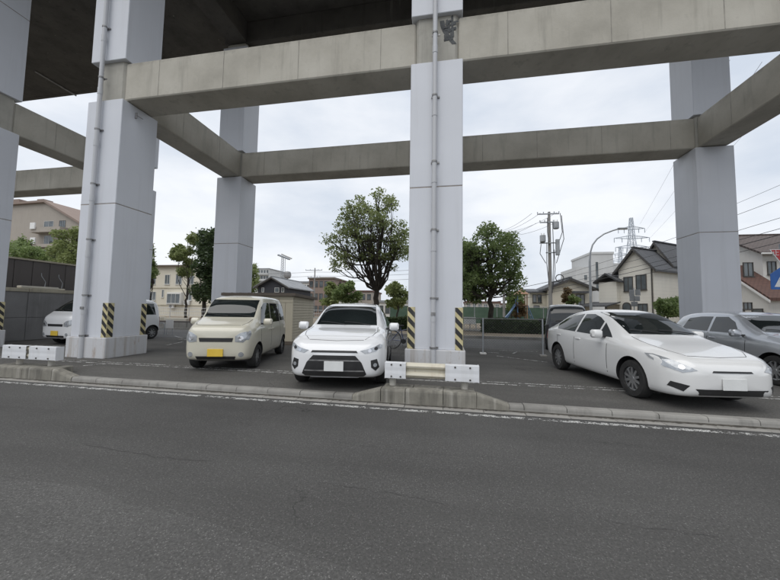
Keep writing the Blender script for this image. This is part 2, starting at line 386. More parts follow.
# ------------------------------------------------------------------ ground, road, kerbs
GL = .1                                              # level of the parking ground
struct('ground', MB().box(-900, 900, -900, 900, -.4, -.06), 'ground')
struct('road', MB().box(-120, 120, -14, 5.06, -.05, 0), 'road')
struct('parking_ground', MB().box(-40, 40, 5.36, 12.9, -.05, GL), 'lot')
struct('back_street', MB().box(-120, 120, 12.9, 17.5, -.05, GL-.004), 'street')
struct('park_ground', MB().box(-120, 120, 17.66, 160, -.05, GL+.06), 'earth')
edge = struct('road_edge_line', MB().box(-60, 60, 4.885, 4.965, .001, .004), 'line')
gut = struct('gutter', MB().box(-60, 60, 5.06, 5.2, -.05, -.012), 'gutter')
krb = struct('kerb', MB().box(-60, 60, 5.215, 5.355, -.05, .03), 'gutter')
L6 = .6
def slab_piece(name, x0, x1, y0, y1, za0, za1, z0, m, parent, c=.012):
    """kerb piece whose top runs from za0 to za1"""
    prof = lambda za: [(y0, z0), (y0+c*.15, za-c*1.2), (y0+c*.45, za-c*.35), (y0+c*1.2, za), (y1, za), (y1, z0)]
    e = .003+.003*abs(math.sin(x0*7)); vs = [(x0+e, *p) for p in prof(za0)]+[(x1-e, *p) for p in prof(za1)]; n = 6
    return MB().add(vs, [tuple(range(n)), tuple(range(2*n-1, n-1, -1))]+[(i, i+n, (i+1) % n+n, (i+1) % n) for i in range(n)]).build(name, m, parent)
proto_g = proto_k = None
for i in range(-24, 16):                             # gutter slabs and low kerb stones one by one
    x = i*L6-.05
    if proto_g is None:
        proto_g = MB().box(x+.004, x+L6-.004, 5.065, 5.212, -.04, .006, .004).build('gutter_slab', 'gutter', gut)
        g = proto_g; gx0 = x
    else:
        g = proto_g.copy(); col.objects.link(g); g.location = (x-gx0, 0, random.Random(i).uniform(-.002, .002))
# kerb heights: low along the parking bays, full height at the guard rails
def ktop(x):
    for a, b in ((-9.3, -7.7), (-1.05, .46)):
        if a <= x <= b: return .235
        if b < x < b+.48: return .235-.135*(x-b)/.48
        if a-.48 < x < a: return .235-.135*(a-x)/.48
    return .1
xs = [i*L6-.05 for i in range(-24, 16)]
cuts = sorted(set(xs+[-9.78, -9.3, -7.7, -7.22, -1.53, -1.05, .46, .94]))
BR = (-9.78, -9.3, -7.7, -7.22, -1.53, -1.05, .46, .94); cuts = [c for c in cuts if c in BR or min(abs(c-q) for q in BR) > .2]
cuts = [c for i, c in enumerate(cuts) if i == 0 or c-cuts[i-1] > .17 or c in (-9.78, -9.3, -7.7, -7.22, -1.53, -1.05, .46, .94)]
for i, (a, b) in enumerate(zip(cuts[:-1], cuts[1:])):
    hi = ktop((a+b)/2) > .12
    k = slab_piece('kerb_stone', a, b, 5.214-(.012 if hi else 0), 5.36+(.002 if hi else 0), ktop(a+.001), ktop(b-.001), -.04, 'block' if hi else 'kerb', krb, .03)
    k.location.z = random.Random(i+99).uniform(-.003, .003)
rr = random.Random(8); gd = MB(); px = -20.                # grit and soil lying in the gutter along the kerb foot
lo = [5.2-.02-.035*rr.random()**2 for _ in range(900)]
for i in range(899):
    x = -16+i*.03; gd.add([(x, lo[i], .0075), (x+.03, lo[i+1], .0075), (x+.03, 5.222, .02), (x, 5.222, .02)], [(0, 1, 2, 3)])
grit = gd.build('gutter_grit', 'grit', kind='stuff')
bk = struct('street_kerb', MB().box(-120, 120, 17.5, 17.655, -.05, GL+.13), 'kerb')

patch = [(-6.5, 2.35), (-3.6, 2.26), (-2.85, 2.3), (-2.4, 2.16), (-1.62, 2.1), (-1.2, 2.0), (-.75, 1.93), (-.3, 1.86), (.3, 1.72), (1.4, 1.62), (4, 1.5), (4, -4), (-6.5, -4)]
struct('road_patch', MB().prism(patch, .0005, .003, 'z'), 'roadpatch')
def crack(pts, seed, w=.0045):
    rr = random.Random(seed); path = []
    for a, b in zip(pts[:-1], pts[1:]):
        n = max(2, int(math.dist(a, b)/.07))
        path += [(a[0]+(b[0]-a[0])*k/n+rr.gauss(0, .008), a[1]+(b[1]-a[1])*k/n+rr.gauss(0, .012)) for k in range(n)]
    mb = MB()
    for i, (a, b) in enumerate(zip(path[:-1], path[1:])):
        ww = w*(.4+.6*abs(math.sin(i*.7+seed)))*.5
        mb.add([(a[0], a[1]-ww, .0036), (b[0], b[1]-ww, .0036), (b[0], b[1]+ww, .0036), (a[0], a[1]+ww, .0036)], [(0, 1, 2, 3)])
    struct('road_crack', mb, 'crack')
crack([(-1.1, 2.75), (-.5, 2.72), (.1, 2.62)], 2, .0035); crack([(1.1, 2.66), (1.9, 2.62)], 8, .003)
crack([(-3.9, 2.95), (-3.1, 2.9), (-2.6, 2.86), (-2.1, 2.92)], 3); crack([(-1.3, 3.6), (-.4, 3.5), (.5, 3.56), (1.7, 3.45)], 4, .0035)
crack([(.9, 2.63), (.98, 3.0), (.9, 3.4)], 6, .0035); crack([(-2.4, 2.2), (-2.5, 2.5), (-2.42, 2.88)], 7, .0035)

# raised concrete footings under the guard rails
def footing(name, x0, x1, label, n):
    t = thing(name, label, 'footing', ((x0+x1)/2, 5.5, GL), group='footings of the guard rails')
    w = (x1-x0)/n
    for i in range(n):
        MB().box(x0+i*w+.003, x0+(i+1)*w-.003, 5.366, 5.6, .0, .237+.003*(i % 2), .012).build('concrete_block', 'block', t)
footing('concrete_footing', -1.04, .45, 'stained concrete footing under the guard rail of the centre column', 3)
footing('concrete_footing', -9.29, -7.71, 'stained concrete footing under the guard rail at far left', 3)

# painted lines on the parking ground
def strip(p, q, w, z0=GL+.001, z1=GL+.004):
    p, q = Vector((*p, 0)), Vector((*q, 0)); d = (q-p).normalized(); n = Vector((-d.y, d.x, 0))*w/2
    return MB().prism([tuple((p+n)[:2]), tuple((q+n)[:2]), tuple((q-n)[:2]), tuple((p-n)[:2])], z0, z1, 'z')
for p, q, w in (((-12, 6.62), (7.5, 6.62), .045), ((-12, 6.80), (7.5, 6.80), .03), ((1.58, 10.8), (2.8, 9.85), .06), ((1.9, 12.4), (3.2, 12.4), .06),
                ((-10.1, 10.3), (-10.5, 11.45), .07), ((-12.9, 13.6), (-11.7, 12.75), .07), ((-11.5, 12.3), (-9.9, 12.3), .05), ((-15.6, 8.7), (-11.2, 9.35), .06), ((-8.35, 6.25), (-8.1, 6.6), .06),
                ((2.2, 11.55), (2.45, 12.1), .06), ((1.4, 11.6), (1.75, 11.6), .07)):
    struct('bay_line', strip(p, q, w), 'line')

# ------------------------------------------------------------------ viaduct
ZB, ZT, ZTOP = 7.315, 8.40, 13.6                     # tie beam soffit and top, underside of the top beams
def clip_poly(poly, z0, z1):
    for s, z in ((1, z0), (-1, z1)):
        out = []
        for i in range(len(poly)):
            a, b = poly[i-1], poly[i]; ia, ib = s*(a[1]-z) >= 0, s*(b[1]-z) >= 0
            if ia != ib:
                t = (z-a[1])/(b[1]-a[1]); out.append((a[0]+t*(b[0]-a[0]), z))
            if ib: out.append(b)
        poly = out
    return poly
def corner_guard(t, cx, cy, sx, sy, z0=.66, z1=1.58, w=.16, tk=.008):
    """striped angle sheet on a column corner; sx, sy = outward directions of the two faces"""
    b = MB(); e = .003
    xf = cx+sx*e; yf = cy+sy*e
    b.box(min(xf, xf-sx*w), max(xf, xf-sx*w)+0, min(yf, yf+sy*tk), max(yf, yf+sy*tk), z0, z1)
    b.box(min(xf+sx*.0005, xf+sx*tk), max(xf+sx*.0005, xf+sx*tk), min(yf+sy*tk, yf-sy*w), max(yf+sy*tk, yf-sy*w), z0, z1)
    g = b.build('corner_guard', 'yellow', t)
    per, h, sl = .235, .125, 1.05
    for face in (0, 1):
        k = -1
        while True:
            zz = z0-.1+k*per; k += 1
            if zz > z1+w*sl: break
            # slope down to the right as seen from outside
            poly = clip_poly([(0, zz), (w, zz-w*sl), (w, zz-w*sl+h), (0, zz+h)], z0+.004, z1-.004)
            if len(poly) < 3: continue
            if face == 0:                            # face looking along y
                x0 = min(xf, xf-sx*w); f0 = yf+sy*(tk+.0015)
                mbb = MB().prism([(x0+p[0], p[1]) for p in poly], f0, f0+sy*.002, 'y')
            else:
                f0 = xf+sx*(tk+.0015); ys = yf-sy*w if sy > 0 else yf
                mbb = MB().prism([(ys+p[0] if sx > 0 else ys+w-p[0], p[1]) for p in poly], f0, f0+sx*.002, 'x')
            mbb.build('black_stripe', 'black', g)
def column(x0, x1, y0, y1, label, pipe=None, guards=(), ZTOP=ZTOP):
    cx, cy = (x0+x1)/2, (y0+y1)/2
    t = thing('viaduct_column', label, 'column', (cx, cy, GL), group='viaduct columns')
    MB().box(x0+.1, x1-.1, y0+.1, y1-.1, GL+.001, ZTOP-.002, .07).build('concrete_core', 'concrete', t)
    MB().box(x0-.06, x1+.06, y0-.06, y1+.06, GL, .655, .015).build('pedestal', 'pedestal', t)
    zs = [(.655, 4.298), (4.312, ZB-.03), (ZT+.06, 11.4), (11.414, ZTOP-.25)]
    for a, b in zs: MB().box(x0, x1, y0, y1, a, b, .012).build('steel_jacket', 'jacket', t)
    for z in (4.305, 11.407): MB().box(x0+.004, x1-.004, y0+.004, y1-.004, z-.012, z+.012).build('jacket_joint', 'joint', t)
    if pipe is not None:
        px, r = pipe, .054; py = y0-.085
        p = MB().tube([(px, py, GL+.3), (px, py, ZTOP-.3)], r, 14).build('drain_pipe', 'pipe', t, smooth=True)
        MB().tube([(px, py, GL+.005), (px, py, .64)], r*1.12, 14).build('pipe_foot', 'pipe', p, smooth=True)
        for z in (1.35, 2.9, 4.45, 6., 7.5, 9.05, 10.6, 12.1):
            MB().tube([(px, py, z-.09), (px, py, z+.09)], r*1.13, 14).build('pipe_socket', 'pipe', p, smooth=True)
        for z in (.7, 1.78, 3.3, 4.85, 6.4, 7.9, 9.4, 10.9, 12.4):
            br = MB(); br.tube([(px, py, z-.02), (px, py, z+.02)], r*1.2, 14).box(px-.08, px+.11, y0-.03, y0-.006, z-.018, z+.018)
            br.box(px-.02, px+.02, py, y0+.005, z-.015, z+.015)
            br.build('pipe_bracket', 'bracket', p)
        MB().box(px-.05, px+.05, py-r-.012, py-r*.7, 1.40, 1.47).build('pipe_label', 'bracket', p)
    for g in guards: corner_guard(t, *g)
    return t
c_left = column(-10.10, -8.93, 7.19, 8.30, 'pale grey jacketed column with drain pipe, left of the parked cars', -9.6,
       [(-8.93, 7.19, 1, -1), (-8.93, 8.30, 1, 1)])
c_mid = column(-.854, .338, 7.19, 8.30, 'pale grey jacketed column with drain pipe in the centre of the photo', -.29,
       [(-.854, 7.19, -1, -1), (.338, 7.19, 1, -1)])
column(8.45, 9.6, 7.19, 8.30, 'front column of the viaduct right of the frame, holding the long front beam')
column(-10.13, -8.94, 12.47, 13.59, 'back column of the viaduct behind the beige shed')
column(-.854, .338, 12.47, 13.59, 'back column of the viaduct hidden behind the centre column')
column(8.45, 9.6, 12.47, 13.59, 'back column of the viaduct rising behind the white and silver cars')
column(-15.62, -14.44, 7.19, 8.30, 'jacketed column cut by the left edge of the photo', None, [(-14.44, 7.19, 1, -1), (-14.44, 8.30, 1, 1)], 14.3)
column(-15.62, -14.44, 12.47, 13.59, 'back column of the viaduct hidden behind the left column', ZTOP=14.3)
# bits on the concrete bands
MB().box(-8.86, -8.852, 7.55, 7.75, 7.0, 7.02).box(-8.925, -8.86, 7.56, 7.58, 6.93, 7.1).build('small_bracket', 'bracket', c_left)
g = MB(); rg = random.Random(4)
cx0, cz0, yy = .08, 8.05, 7.19+.1-.003
arc = [(cx0-.22+.28*(1-math.cos(a)), cz0+.3-.62*a/1.6) for a in [i*.16 for i in range(11)]]
for a, b in zip(arc[:-1], arc[1:]):
    g.prism([(a[0]-.05, a[1]), (a[0]+.055, a[1]), (b[0]+.055, b[1]), (b[0]-.05, b[1])], yy, yy-.002, 'y')
for k in range(22):
    x = cx0-.2+rg.uniform(0, .22); z = cz0-.1+rg.uniform(-.16, .38); w, h = (rg.uniform(.1, .18), .045) if k % 2 else (.045, rg.uniform(.1, .24))
    g.prism([(x, z), (x+w, z+.02), (x+w-.01, z+h+.02), (x-.01, z+h)], yy-.0005*k-.003, yy-.0005*k-.005, 'y')
g.build('graffiti', 'graffiti', c_mid)

def beam_x(xa, xb, y0, y1, z0, z1, label, name='viaduct_beam', m='beam', seams=True, cat='beam'):
    t = thing(name, label, cat, ((xa+xb)/2, (y0+y1)/2, z0), group='viaduct beams')
    MB().box(xa, xb, y0, y1, z0, z1, .03).build('girder', m, t)
    if seams:
        rr = random.Random(int(xa*10+y0)); x = xa+1.1
        while x < xb-.6:
            MB().box(x, x+.014, y0-.004, y0+.01, z0+.03, z1-.03).build('form_seam', 'seam', t); x += 2.15+rr.uniform(-.2, .2)
    return t
def beam_y(x0, x1, ya, yb, z0, z1, label):
    t = thing('viaduct_beam', label, 'beam', ((x0+x1)/2, (ya+yb)/2, z0), group='viaduct beams')
    MB().box(x0, x1, ya, yb, z0, z1, .03).build('girder', 'beam', t)
    for s, x in ((1, x1), (-1, x0)):
        for y in (ya+1.2, ya+3.):
            MB().box(min(x-.01*s, x+.004*s), max(x-.01*s, x+.004*s), y, y+.014, z0+.03, z1-.03).build('form_seam', 'seam', t)
    return t
c = .1
beam_x(-8.93-c+.002, -.854+c-.002, 7.31, 8.13, ZB, ZT, 'front concrete beam between the left column and the centre column')
beam_x(.338-c+.002, 8.45+c-.002, 7.31, 8.13, ZB, ZT, 'front concrete beam running from the centre column out of frame at right')
beam_x(-8.94-c+.002, -.854+c-.002, 12.59, 13.44, ZB, ZT, 'back concrete beam seen left of the centre column')
beam_x(.338-c+.002, 8.45+c-.002, 12.59, 13.44, ZB, ZT, 'back concrete beam between the centre column and the back right column')
beam_x(-27, -15.62+c-.002, 12.59, 13.44, ZB, ZT, 'short stretch of back beam seen in the gap at far left')
for x0, x1, lb in ((-9.92, -9.06, 'cross beam running back from the left column'), (-.69, .17, 'cross beam hidden behind the centre column'),
                   (8.6, 9.46, 'cross beam slanting out of frame at upper right'), (-15.47, -14.6, 'cross beam in the gap beside the leftmost column')):
    beam_y(x0, x1, 8.30-c+.002, 12.47+c-.002, ZB, ZT, lb)
# top level: beams under the deck, then the deck slab
for xa, xb, side in ((-10.2, 9.7, 'main'),):
    for y0, y1, w in ((7.25, 8.2, 'front'), (12.59, 13.5, 'back')):
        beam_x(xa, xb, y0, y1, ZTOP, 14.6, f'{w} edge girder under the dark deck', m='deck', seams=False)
    for x, wh in zip([-9.95, -.7, 8.55], ('above the left column', 'above the centre column', 'above the back right column')):
        t = thing('deck_cross_girder', f'dark cross girder under the deck {wh}', 'girder', (x+.45, 10.4, ZTOP), group='cross girders under the deck')
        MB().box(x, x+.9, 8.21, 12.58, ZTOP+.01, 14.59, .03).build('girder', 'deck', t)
dk = thing('viaduct_deck', 'dark concrete viaduct deck spanning overhead', 'deck', (0, 10, 14.6))
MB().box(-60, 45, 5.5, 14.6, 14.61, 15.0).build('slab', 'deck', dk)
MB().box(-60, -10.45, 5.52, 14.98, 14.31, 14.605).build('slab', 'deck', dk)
MB().prism([(14.6, 14.61), (15.05, 14.34), (15.25, 14.34), (15.25, 16.0), (15.05, 16.0), (15.05, 15.0), (14.6, 15.0)], -60, 45, 'x').build('parapet', 'deck', dk)
MB().prism([(5.5, 14.61), (5.05, 14.34), (4.85, 14.34), (4.85, 16.0), (5.05, 16.0), (5.05, 15.0), (5.5, 15.0)], -60, 45, 'x').build('parapet', 'deck', dk)
MB().tube([(-22.3, 13.2, 14.27), (-22.3, 15.2, 14.25)], .045, 8).build('drain_pipe', 'bracket', dk)

# ------------------------------------------------------------------ guard rails
def wprofile(y, z0, z1, d, tk, flat=False):
    h = z1-z0
    pts = [(.0, 0), (.06, -.5), (.2, -1), (.32, -.85), (.44, -.12), (.56, -.12), (.68, -.85), (.8, -1), (.94, -.5), (1., 0)]
    if flat: pts = [(0, .2), (.005, -1.0), (.03, -1.12), (.3, -1.14), (.5, -1.1), (.7, -1.14), (.97, -1.12), (.995, -1.), (1., .2)]
    f = [(y+d*q, z0+h*p) for p, q in pts]
    return f+[(a+tk, b) for a, b in reversed(f)]
def guard_rail(xa, xb, y, z0, z1, sl, posts, label, left_open=True):
    t = thing('guard_rail', label, 'guard rail', ((xa+xb)/2, y, .215), group='short guard rails at the columns')
    if sl[1] > sl[0]: MB().prism(wprofile(y, z0+.012, z1-.004, .07, .006), sl[0]-.1, sl[1]+.1, 'x').build('corrugated_beam', 'railbeige', t)
    for a, b, s in ((xa, sl[0], -1), (sl[1], xb, 1)):
        e = MB().prism(wprofile(y-.012, z0, z1, .075, .006, True), a, b, 'x').build('end_sleeve', 'rail', t)
        nx = a if s < 0 else b                       # folded end plate
        nose = MB().box(min(nx, nx+s*.01), max(nx, nx+s*.01), y-.095, y+.05, z0, z1)
        nose.build('nose', 'rail', e)
        w = b-a
        for fx in (.3, .75):
            for fz in (.14, .86):
                MB().lathe([(.0, -.016), (.012, -.014), (.016, 0), (.016, .01)], (a+fx*w, y-.097, z0+fz*(z1-z0)), 'y', 8).build('bolt', 'bolt', e)
    for px in posts:
        MB().tube([(px, y+.07, .236), (px, y+.07, z1-.06)], .057, 14).build('post', 'post', t, smooth=True)
        MB().box(px-.05, px+.05, y+.0, y+.012, z0+.06, z1-.06).build('spacer', 'post', t)
guard_rail(-1.0, .5, 5.42, .375, .64, (-.66, -.02), (-.9, .29), 'white guard rail with beige corrugated middle before the centre column')
guard_rail(-9.2, -7.82, 5.42, .37, .645, (-8.58, -8.5), (-8.98, -8.14), 'white guard rail with two end sleeves at far left')

# ------------------------------------------------------------------ cars (local: x from nose to tail, y across, z up)
def pchip(xs, ys, x):
    xs, ys, x = map(np.asarray, (xs, ys, x)); h = np.diff(xs); d = np.diff(ys)/h; mslope = np.zeros(len(xs))
    for i in range(1, len(xs)-1):
        if d[i-1]*d[i] > 0: w1, w2 = 2*h[i]+h[i-1], h[i]+2*h[i-1]; mslope[i] = (w1+w2)/(w1/d[i-1]+w2/d[i])
    mslope[0], mslope[-1] = d[0], d[-1]
    k = np.clip(np.searchsorted(xs, x)-1, 0, len(h)-1); t = (x-xs[k])/h[k]
    return (1+2*t)*(1-t)**2*ys[k]+t*(1-t)**2*h[k]*mslope[k]+t*t*(3-2*t)*ys[k+1]+t*t*(t-1)*h[k]*mslope[k+1]

def evaluated(o):
    dg = bpy.context.evaluated_depsgraph_get(); return bpy.data.meshes.new_from_object(o.evaluated_get(dg))

def car_body(st, paint):
    """st rows: x, half width, z bottom, z belt, half roof width, z top"""
    st = np.array(st, float); xs = st[:, 0]
    X = np.unique(np.concatenate([np.linspace(xs[0], xs[-1], 46), xs]))
    X = X[np.concatenate([[True], np.diff(X) > .012])]
    cols = [pchip(xs, st[:, k], X) for k in range(1, 6)]
    vs, fs, ring = [], [], 0
    for x, w, zb, zl, wr, zt in zip(X, *cols):
        h = zl-zb; g = zt-zl
        half = [(0, zb), (.8*w, zb), (.955*w, zb+.05*h), (.99*w, zb+.22*h), (1.*w, zb+.5*h), (.995*w, zb+.78*h), (.97*w, zb+.95*h), (.955*w, zl),
                (.955*w*.67+wr*.33, zl+.30*g), (.955*w*.33+wr*.67, zl+.62*g), (wr, zl+.87*g), (.88*wr, zl+.97*g), (.5*wr, zt), (0, zt+.01*min(1, g*2))]
        sec = [(x, y, z) for y, z in half]+[(x, -y, z) for y, z in reversed(half[1:-1])]
        ring = len(sec); vs += sec
    for i in range(len(X)-1):
        for k in range(ring):
            j = (k+1) % ring; fs.append((i*ring+k, i*ring+j, i*ring+ring+j, i*ring+ring+k))
    fs += [tuple(range(ring-1, -1, -1)), tuple(range((len(X)-1)*ring, len(X)*ring))]
    o = MB().add(vs, fs).build('body', [paint, 'trim'], None, smooth=True)
    sm = o.modifiers.new('s', 'SUBSURF'); sm.levels = 1; sm.render_levels = 1
    me = evaluated(o); old = o.data; o.modifiers.clear(); o.data = me; bpy.data.meshes.remove(old)
    for p in me.polygons: p.use_smooth = True; p.material_index = 0
    return o

def bvh_of(me): return BVHTree.FromPolygons([v.co.copy() for v in me.vertices], [tuple(p.vertices) for p in me.polygons])

def inside(p, poly):
    r = False
    for i in range(len(poly)):
        a, b = poly[i-1], poly[i]
        if (a[1] > p[1]) != (b[1] > p[1]) and p[0] < (b[0]-a[0])*(p[1]-a[1])/(b[1]-a[1])+a[0]: r = not r
    return r

def skin_panel(name, poly, view, bvh, off, m, parent, step=.05, tk=.006):
    """a panel that follows the car skin. view: 'front','rear' (poly y,z), 'left','right' (poly x,z)"""
    # densify outline
    out = []
    for i in range(len(poly)):
        a, b = Vector(poly[i]), Vector(poly[(i+1) % len(poly)]); n = max(1, int((b-a).length/step))
        out += [a+(b-a)*k/n for k in range(n)]
    mn = (min(p[0] for p in out), min(p[1] for p in out)); mxx = (max(p[0] for p in out), max(p[1] for p in out))
    pts = list(out); x = mn[0]+step*.6
    while x < mxx[0]:
        y = mn[1]+step*.6
        while y < mxx[1]:
            if inside((x, y), out) and min((Vector((x, y))-q).length for q in out) > step*.45: pts.append(Vector((x, y)))
            y += step
        x += step
    n = len(out)
    V, _, F, *_ = delaunay_2d_cdt(pts, [(i, (i+1) % n) for i in range(n)], [], 1, 1e-5)
    F = [f for f in F if inside(sum((V[i] for i in f), Vector((0, 0)))/len(f), out)]
    top, bot, ok = [], [], []
    for p in V:
        if view == 'front': o, d = Vector((-3, p[0], p[1])), Vector((1, 0, 0))
        elif view == 'rear': o, d = Vector((9, p[0], p[1])), Vector((-1, 0, 0))
        elif view == 'left': o, d = Vector((p[0], -3, p[1])), Vector((0, 1, 0))
        elif view == 'right': o, d = Vector((p[0], 3, p[1])), Vector((0, -1, 0))
        else: o, d = Vector((p[0], p[1], 4)), Vector((0, 0, -1))
        h, nn, *_ = bvh.ray_cast(o, d)
        ok.append(h is not None)
        if h is None: h, nn = o, -d
        if nn.dot(d) > 0: nn = -nn
        top.append(h+nn*off); bot.append(h+nn*(off-tk))
    F = [f for f in F if all(ok[i] for i in f)]
    k = len(V); cnt = {}
    for f in F:
        for a, b in zip(f, f[1:]+f[:1]): cnt.setdefault((min(a, b), max(a, b)), []).append((a, b))
    fs = [tuple(f) for f in F]
    for e, l in cnt.items():
        if len(l) == 1: a, b = l[0]; fs.append((b, a, a+k, b+k))
    mb = MB().add(top+bot, fs)
    return mb.build(name, m, parent, local=True, smooth=True)

def wheel_parts(t, pos, r, side, spokes, m_rim='alloy'):
    """side: -1 / +1 = outward y direction"""
    w = .19; y = pos[1]
    prof = [(r*.64, -w/2), (r*.7, -w/2-.004), (r*.93, -w/2), (r, -w/2+.03), (r, w/2-.03), (r*.93, w/2), (r*.7, w/2+.004), (r*.64, w/2)]
    prof.append(prof[0])
    o = MB().lathe(prof, pos, 'y', 32).build('wheel', 'tyre', t, local=True, smooth=True)
    rim = MB(); yo = y+side*w/2
    rim.lathe([(r*.655, yo-side*.0), (r*.655, yo-side*.03), (r*.58, yo-side*.035), (r*.57, yo-side*.12), (0.01, yo-side*.12)], (pos[0], 0, pos[2]), 'y', 32)
    rim.lathe([(.0, yo-side*.018), (r*.13, yo-side*.02), (r*.17, yo-side*.035), (r*.17, yo-side*.1)], (pos[0], 0, pos[2]), 'y', 16)
    for k in range(spokes):
        a = 2*math.pi*k/spokes+.3; c, s = math.cos(a), math.sin(a); ww = r*(.075 if spokes > 7 else .11)
        P = lambda q, e, d: (pos[0]+c*q-s*e, yo-side*d, pos[2]+s*q+c*e)
        rim.add([P(r*.12, -ww, .022), P(r*.12, ww, .022), P(r*.62, ww*.8, .02), P(r*.62, -ww*.8, .02), P(r*.12, -ww, .06), P(r*.12, ww, .06), P(r*.62, ww*.8, .06), P(r*.62, -ww*.8, .06)],
                [(0, 1, 2, 3), (4, 7, 6, 5), (0, 4, 5, 1), (1, 5, 6, 2), (2, 6, 7, 3), (3, 7, 4, 0)])
    rim.build('rim', m_rim, o, local=True, smooth=True)
    MB().lathe([(r*.55, yo-side*.105), (0.01, yo-side*.105)], (pos[0], 0, pos[2]), 'y', 20).build('brake_disc', 'trim', o, local=True)

def make_car(name, label, loc, heading, st, paint, spec, cat='car'):
    """heading: angle of the nose direction, 0 = towards -Y; loc = ground point under the nose"""
    t = thing(name, label, cat, loc, R(90)+heading, 'parked cars')
    W = max(r[1] for r in st); body = car_body(st, paint); bv = bvh_of(body.data)
    r, fa, ra = spec['r'], spec['fa'], spec['ra']
    # wheel arches
    cut = MB()
    for x in (fa, ra):
        for s in (-1, 1):
            n = 36; y0, y1 = s*(W-.24), s*(W+.3); vs, fs = [], []
            for y in (y0, y1): vs += [(x+(r+.055)*math.cos(2*math.pi*k/n), y, r+.01+(r+.055)*math.sin(2*math.pi*k/n)) for k in range(n)]
            fs = [tuple(range(n)), tuple(range(2*n-1, n-1, -1))]+[(i, (i+1) % n, (i+1) % n+n, i+n) for i in range(n)]
            cut.add(vs, fs, 1)
    co = cut.build('cutter', [paint, 'trim'], None)
    bm_ = body.modifiers.new('b', 'BOOLEAN'); bm_.object = co; bm_.operation = 'DIFFERENCE'; bm_.solver = 'EXACT'
    me = evaluated(body); body.modifiers.clear(); old = body.data; body.data = me; bpy.data.meshes.remove(old)
    cm = co.data; bpy.data.objects.remove(co); bpy.data.meshes.remove(cm)
    body.parent = t; body.name = 'body'
    me.set_sharp_from_angle(angle=R(40))
    for x in (fa, ra):
        for s in (-1, 1): wheel_parts(t, (x, s*(W-.115), r), r, s, spec.get('spokes', 9), spec.get('rim', 'alloy'))
    for nm, poly, view, off, m, par in spec['panels']:
        views = ('left', 'right') if view == 'side' else (view,)
        for v in views:
            polys = [poly]
            if view in ('front', 'rear') and par == 'pair': polys = [poly, [(-a, b) for a, b in reversed(poly)]]
            for q in polys: skin_panel(nm, q, v, bv, off, m, t, step=spec.get('step', .06))
    # shut lines
    for x, z0, z1 in spec.get('seams', ()):
        for v in ('left', 'right'): skin_panel('door_seam', [(x-.006, z0), (x+.006, z0), (x+.006, z1), (x-.006, z1)], v, bv, .002, 'trim', t, step=.1, tk=.004)
    for pl in spec.get('hood', ()):
        for sg in (1, -1):
            for (xa, ya), (xb, yb) in zip(pl[:-1], pl[1:]):
                q = [(xa, sg*ya-.005), (xb, sg*yb-.005), (xb, sg*yb+.005), (xa, sg*ya+.005)]
                if abs(xa-xb) < .05: q = [(xa-.005, sg*ya), (xa+.005, sg*ya), (xb+.005, sg*yb), (xb-.005, sg*yb)]
                skin_panel('hood_seam', q, 'top', bv, .0015, 'trim', t, step=.08, tk=.004)
    for x, z in spec.get('handles', ()):
        for s in (-1, 1):
            h, nn, *_ = bv.ray_cast(Vector((x, s*3, z)), Vector((0, -s, 0)))
            if h: MB().box(x-.09, x+.09, h.y-.02 if s < 0 else h.y-.01, h.y+.01 if s < 0 else h.y+.02, z-.016, z+.016, .008).build('door_handle', spec.get('handle_mat', paint), t, local=True)
    # mirrors
    mx_, mz = spec['mirror']
    for s in (-1, 1):
        h, nn, *_ = bv.ray_cast(Vector((mx_, s*3, mz)), Vector((0, -s, 0))); y = h.y if h else s*W
        b = MB(); y0, y1 = sorted((y+s*.05, y+s*.25)); b.box(mx_-.07, mx_+.06, y0, y1, mz+.0, mz+.16, .03)
        o = b.build('mirror', paint if spec.get('mirror_paint', True) else 'trim', t, local=True, smooth=True)
        y0, y1 = sorted((y-s*.03, y+s*.1)); MB().box(mx_-.03, mx_+.03, y0, y1, mz+.01, mz+.05).build('mirror_arm', 'trim', o, local=True)
    # number plates
    for px, pz, m in spec['plates']:
        front = px < 1; h, nn, *_ = bv.ray_cast(Vector((-3 if front else 9, .0, pz)), Vector((1 if front else -1, 0, 0))); s = -1 if front else 1
        x0, x1 = sorted((h.x+s*.008, h.x+s*.024)); MB().box(x0, x1, -.165, .165, pz-.082, pz+.082, .004).build('number_plate', m, t, local=True)
    # wipers
    wz = spec.get('wiper')
    if wz:
        for y0, y1 in ((-.5, .05), (.02, .55)):
            pts = []
            for k in range(7):
                q = k/6; z = wz+.02+.05*math.sin(q*math.pi*.5); h, nn, *_ = bv.ray_cast(Vector((-3, y0+(y1-y0)*q, z)), Vector((1, 0, 0)))
                if h: pts.append(h+Vector((-.025, 0, .012)))
            if len(pts) > 2: MB().tube(pts, .009, 5).build('wiper', 'trim', t, local=True)
    # underside, so no light passes below the sills
    L = st[-1][0]; MB().box(.35, L-.35, -W*.78, W*.78, spec.get('floor', .19), .4).build('underbody', 'trim', t, local=True)
    return t

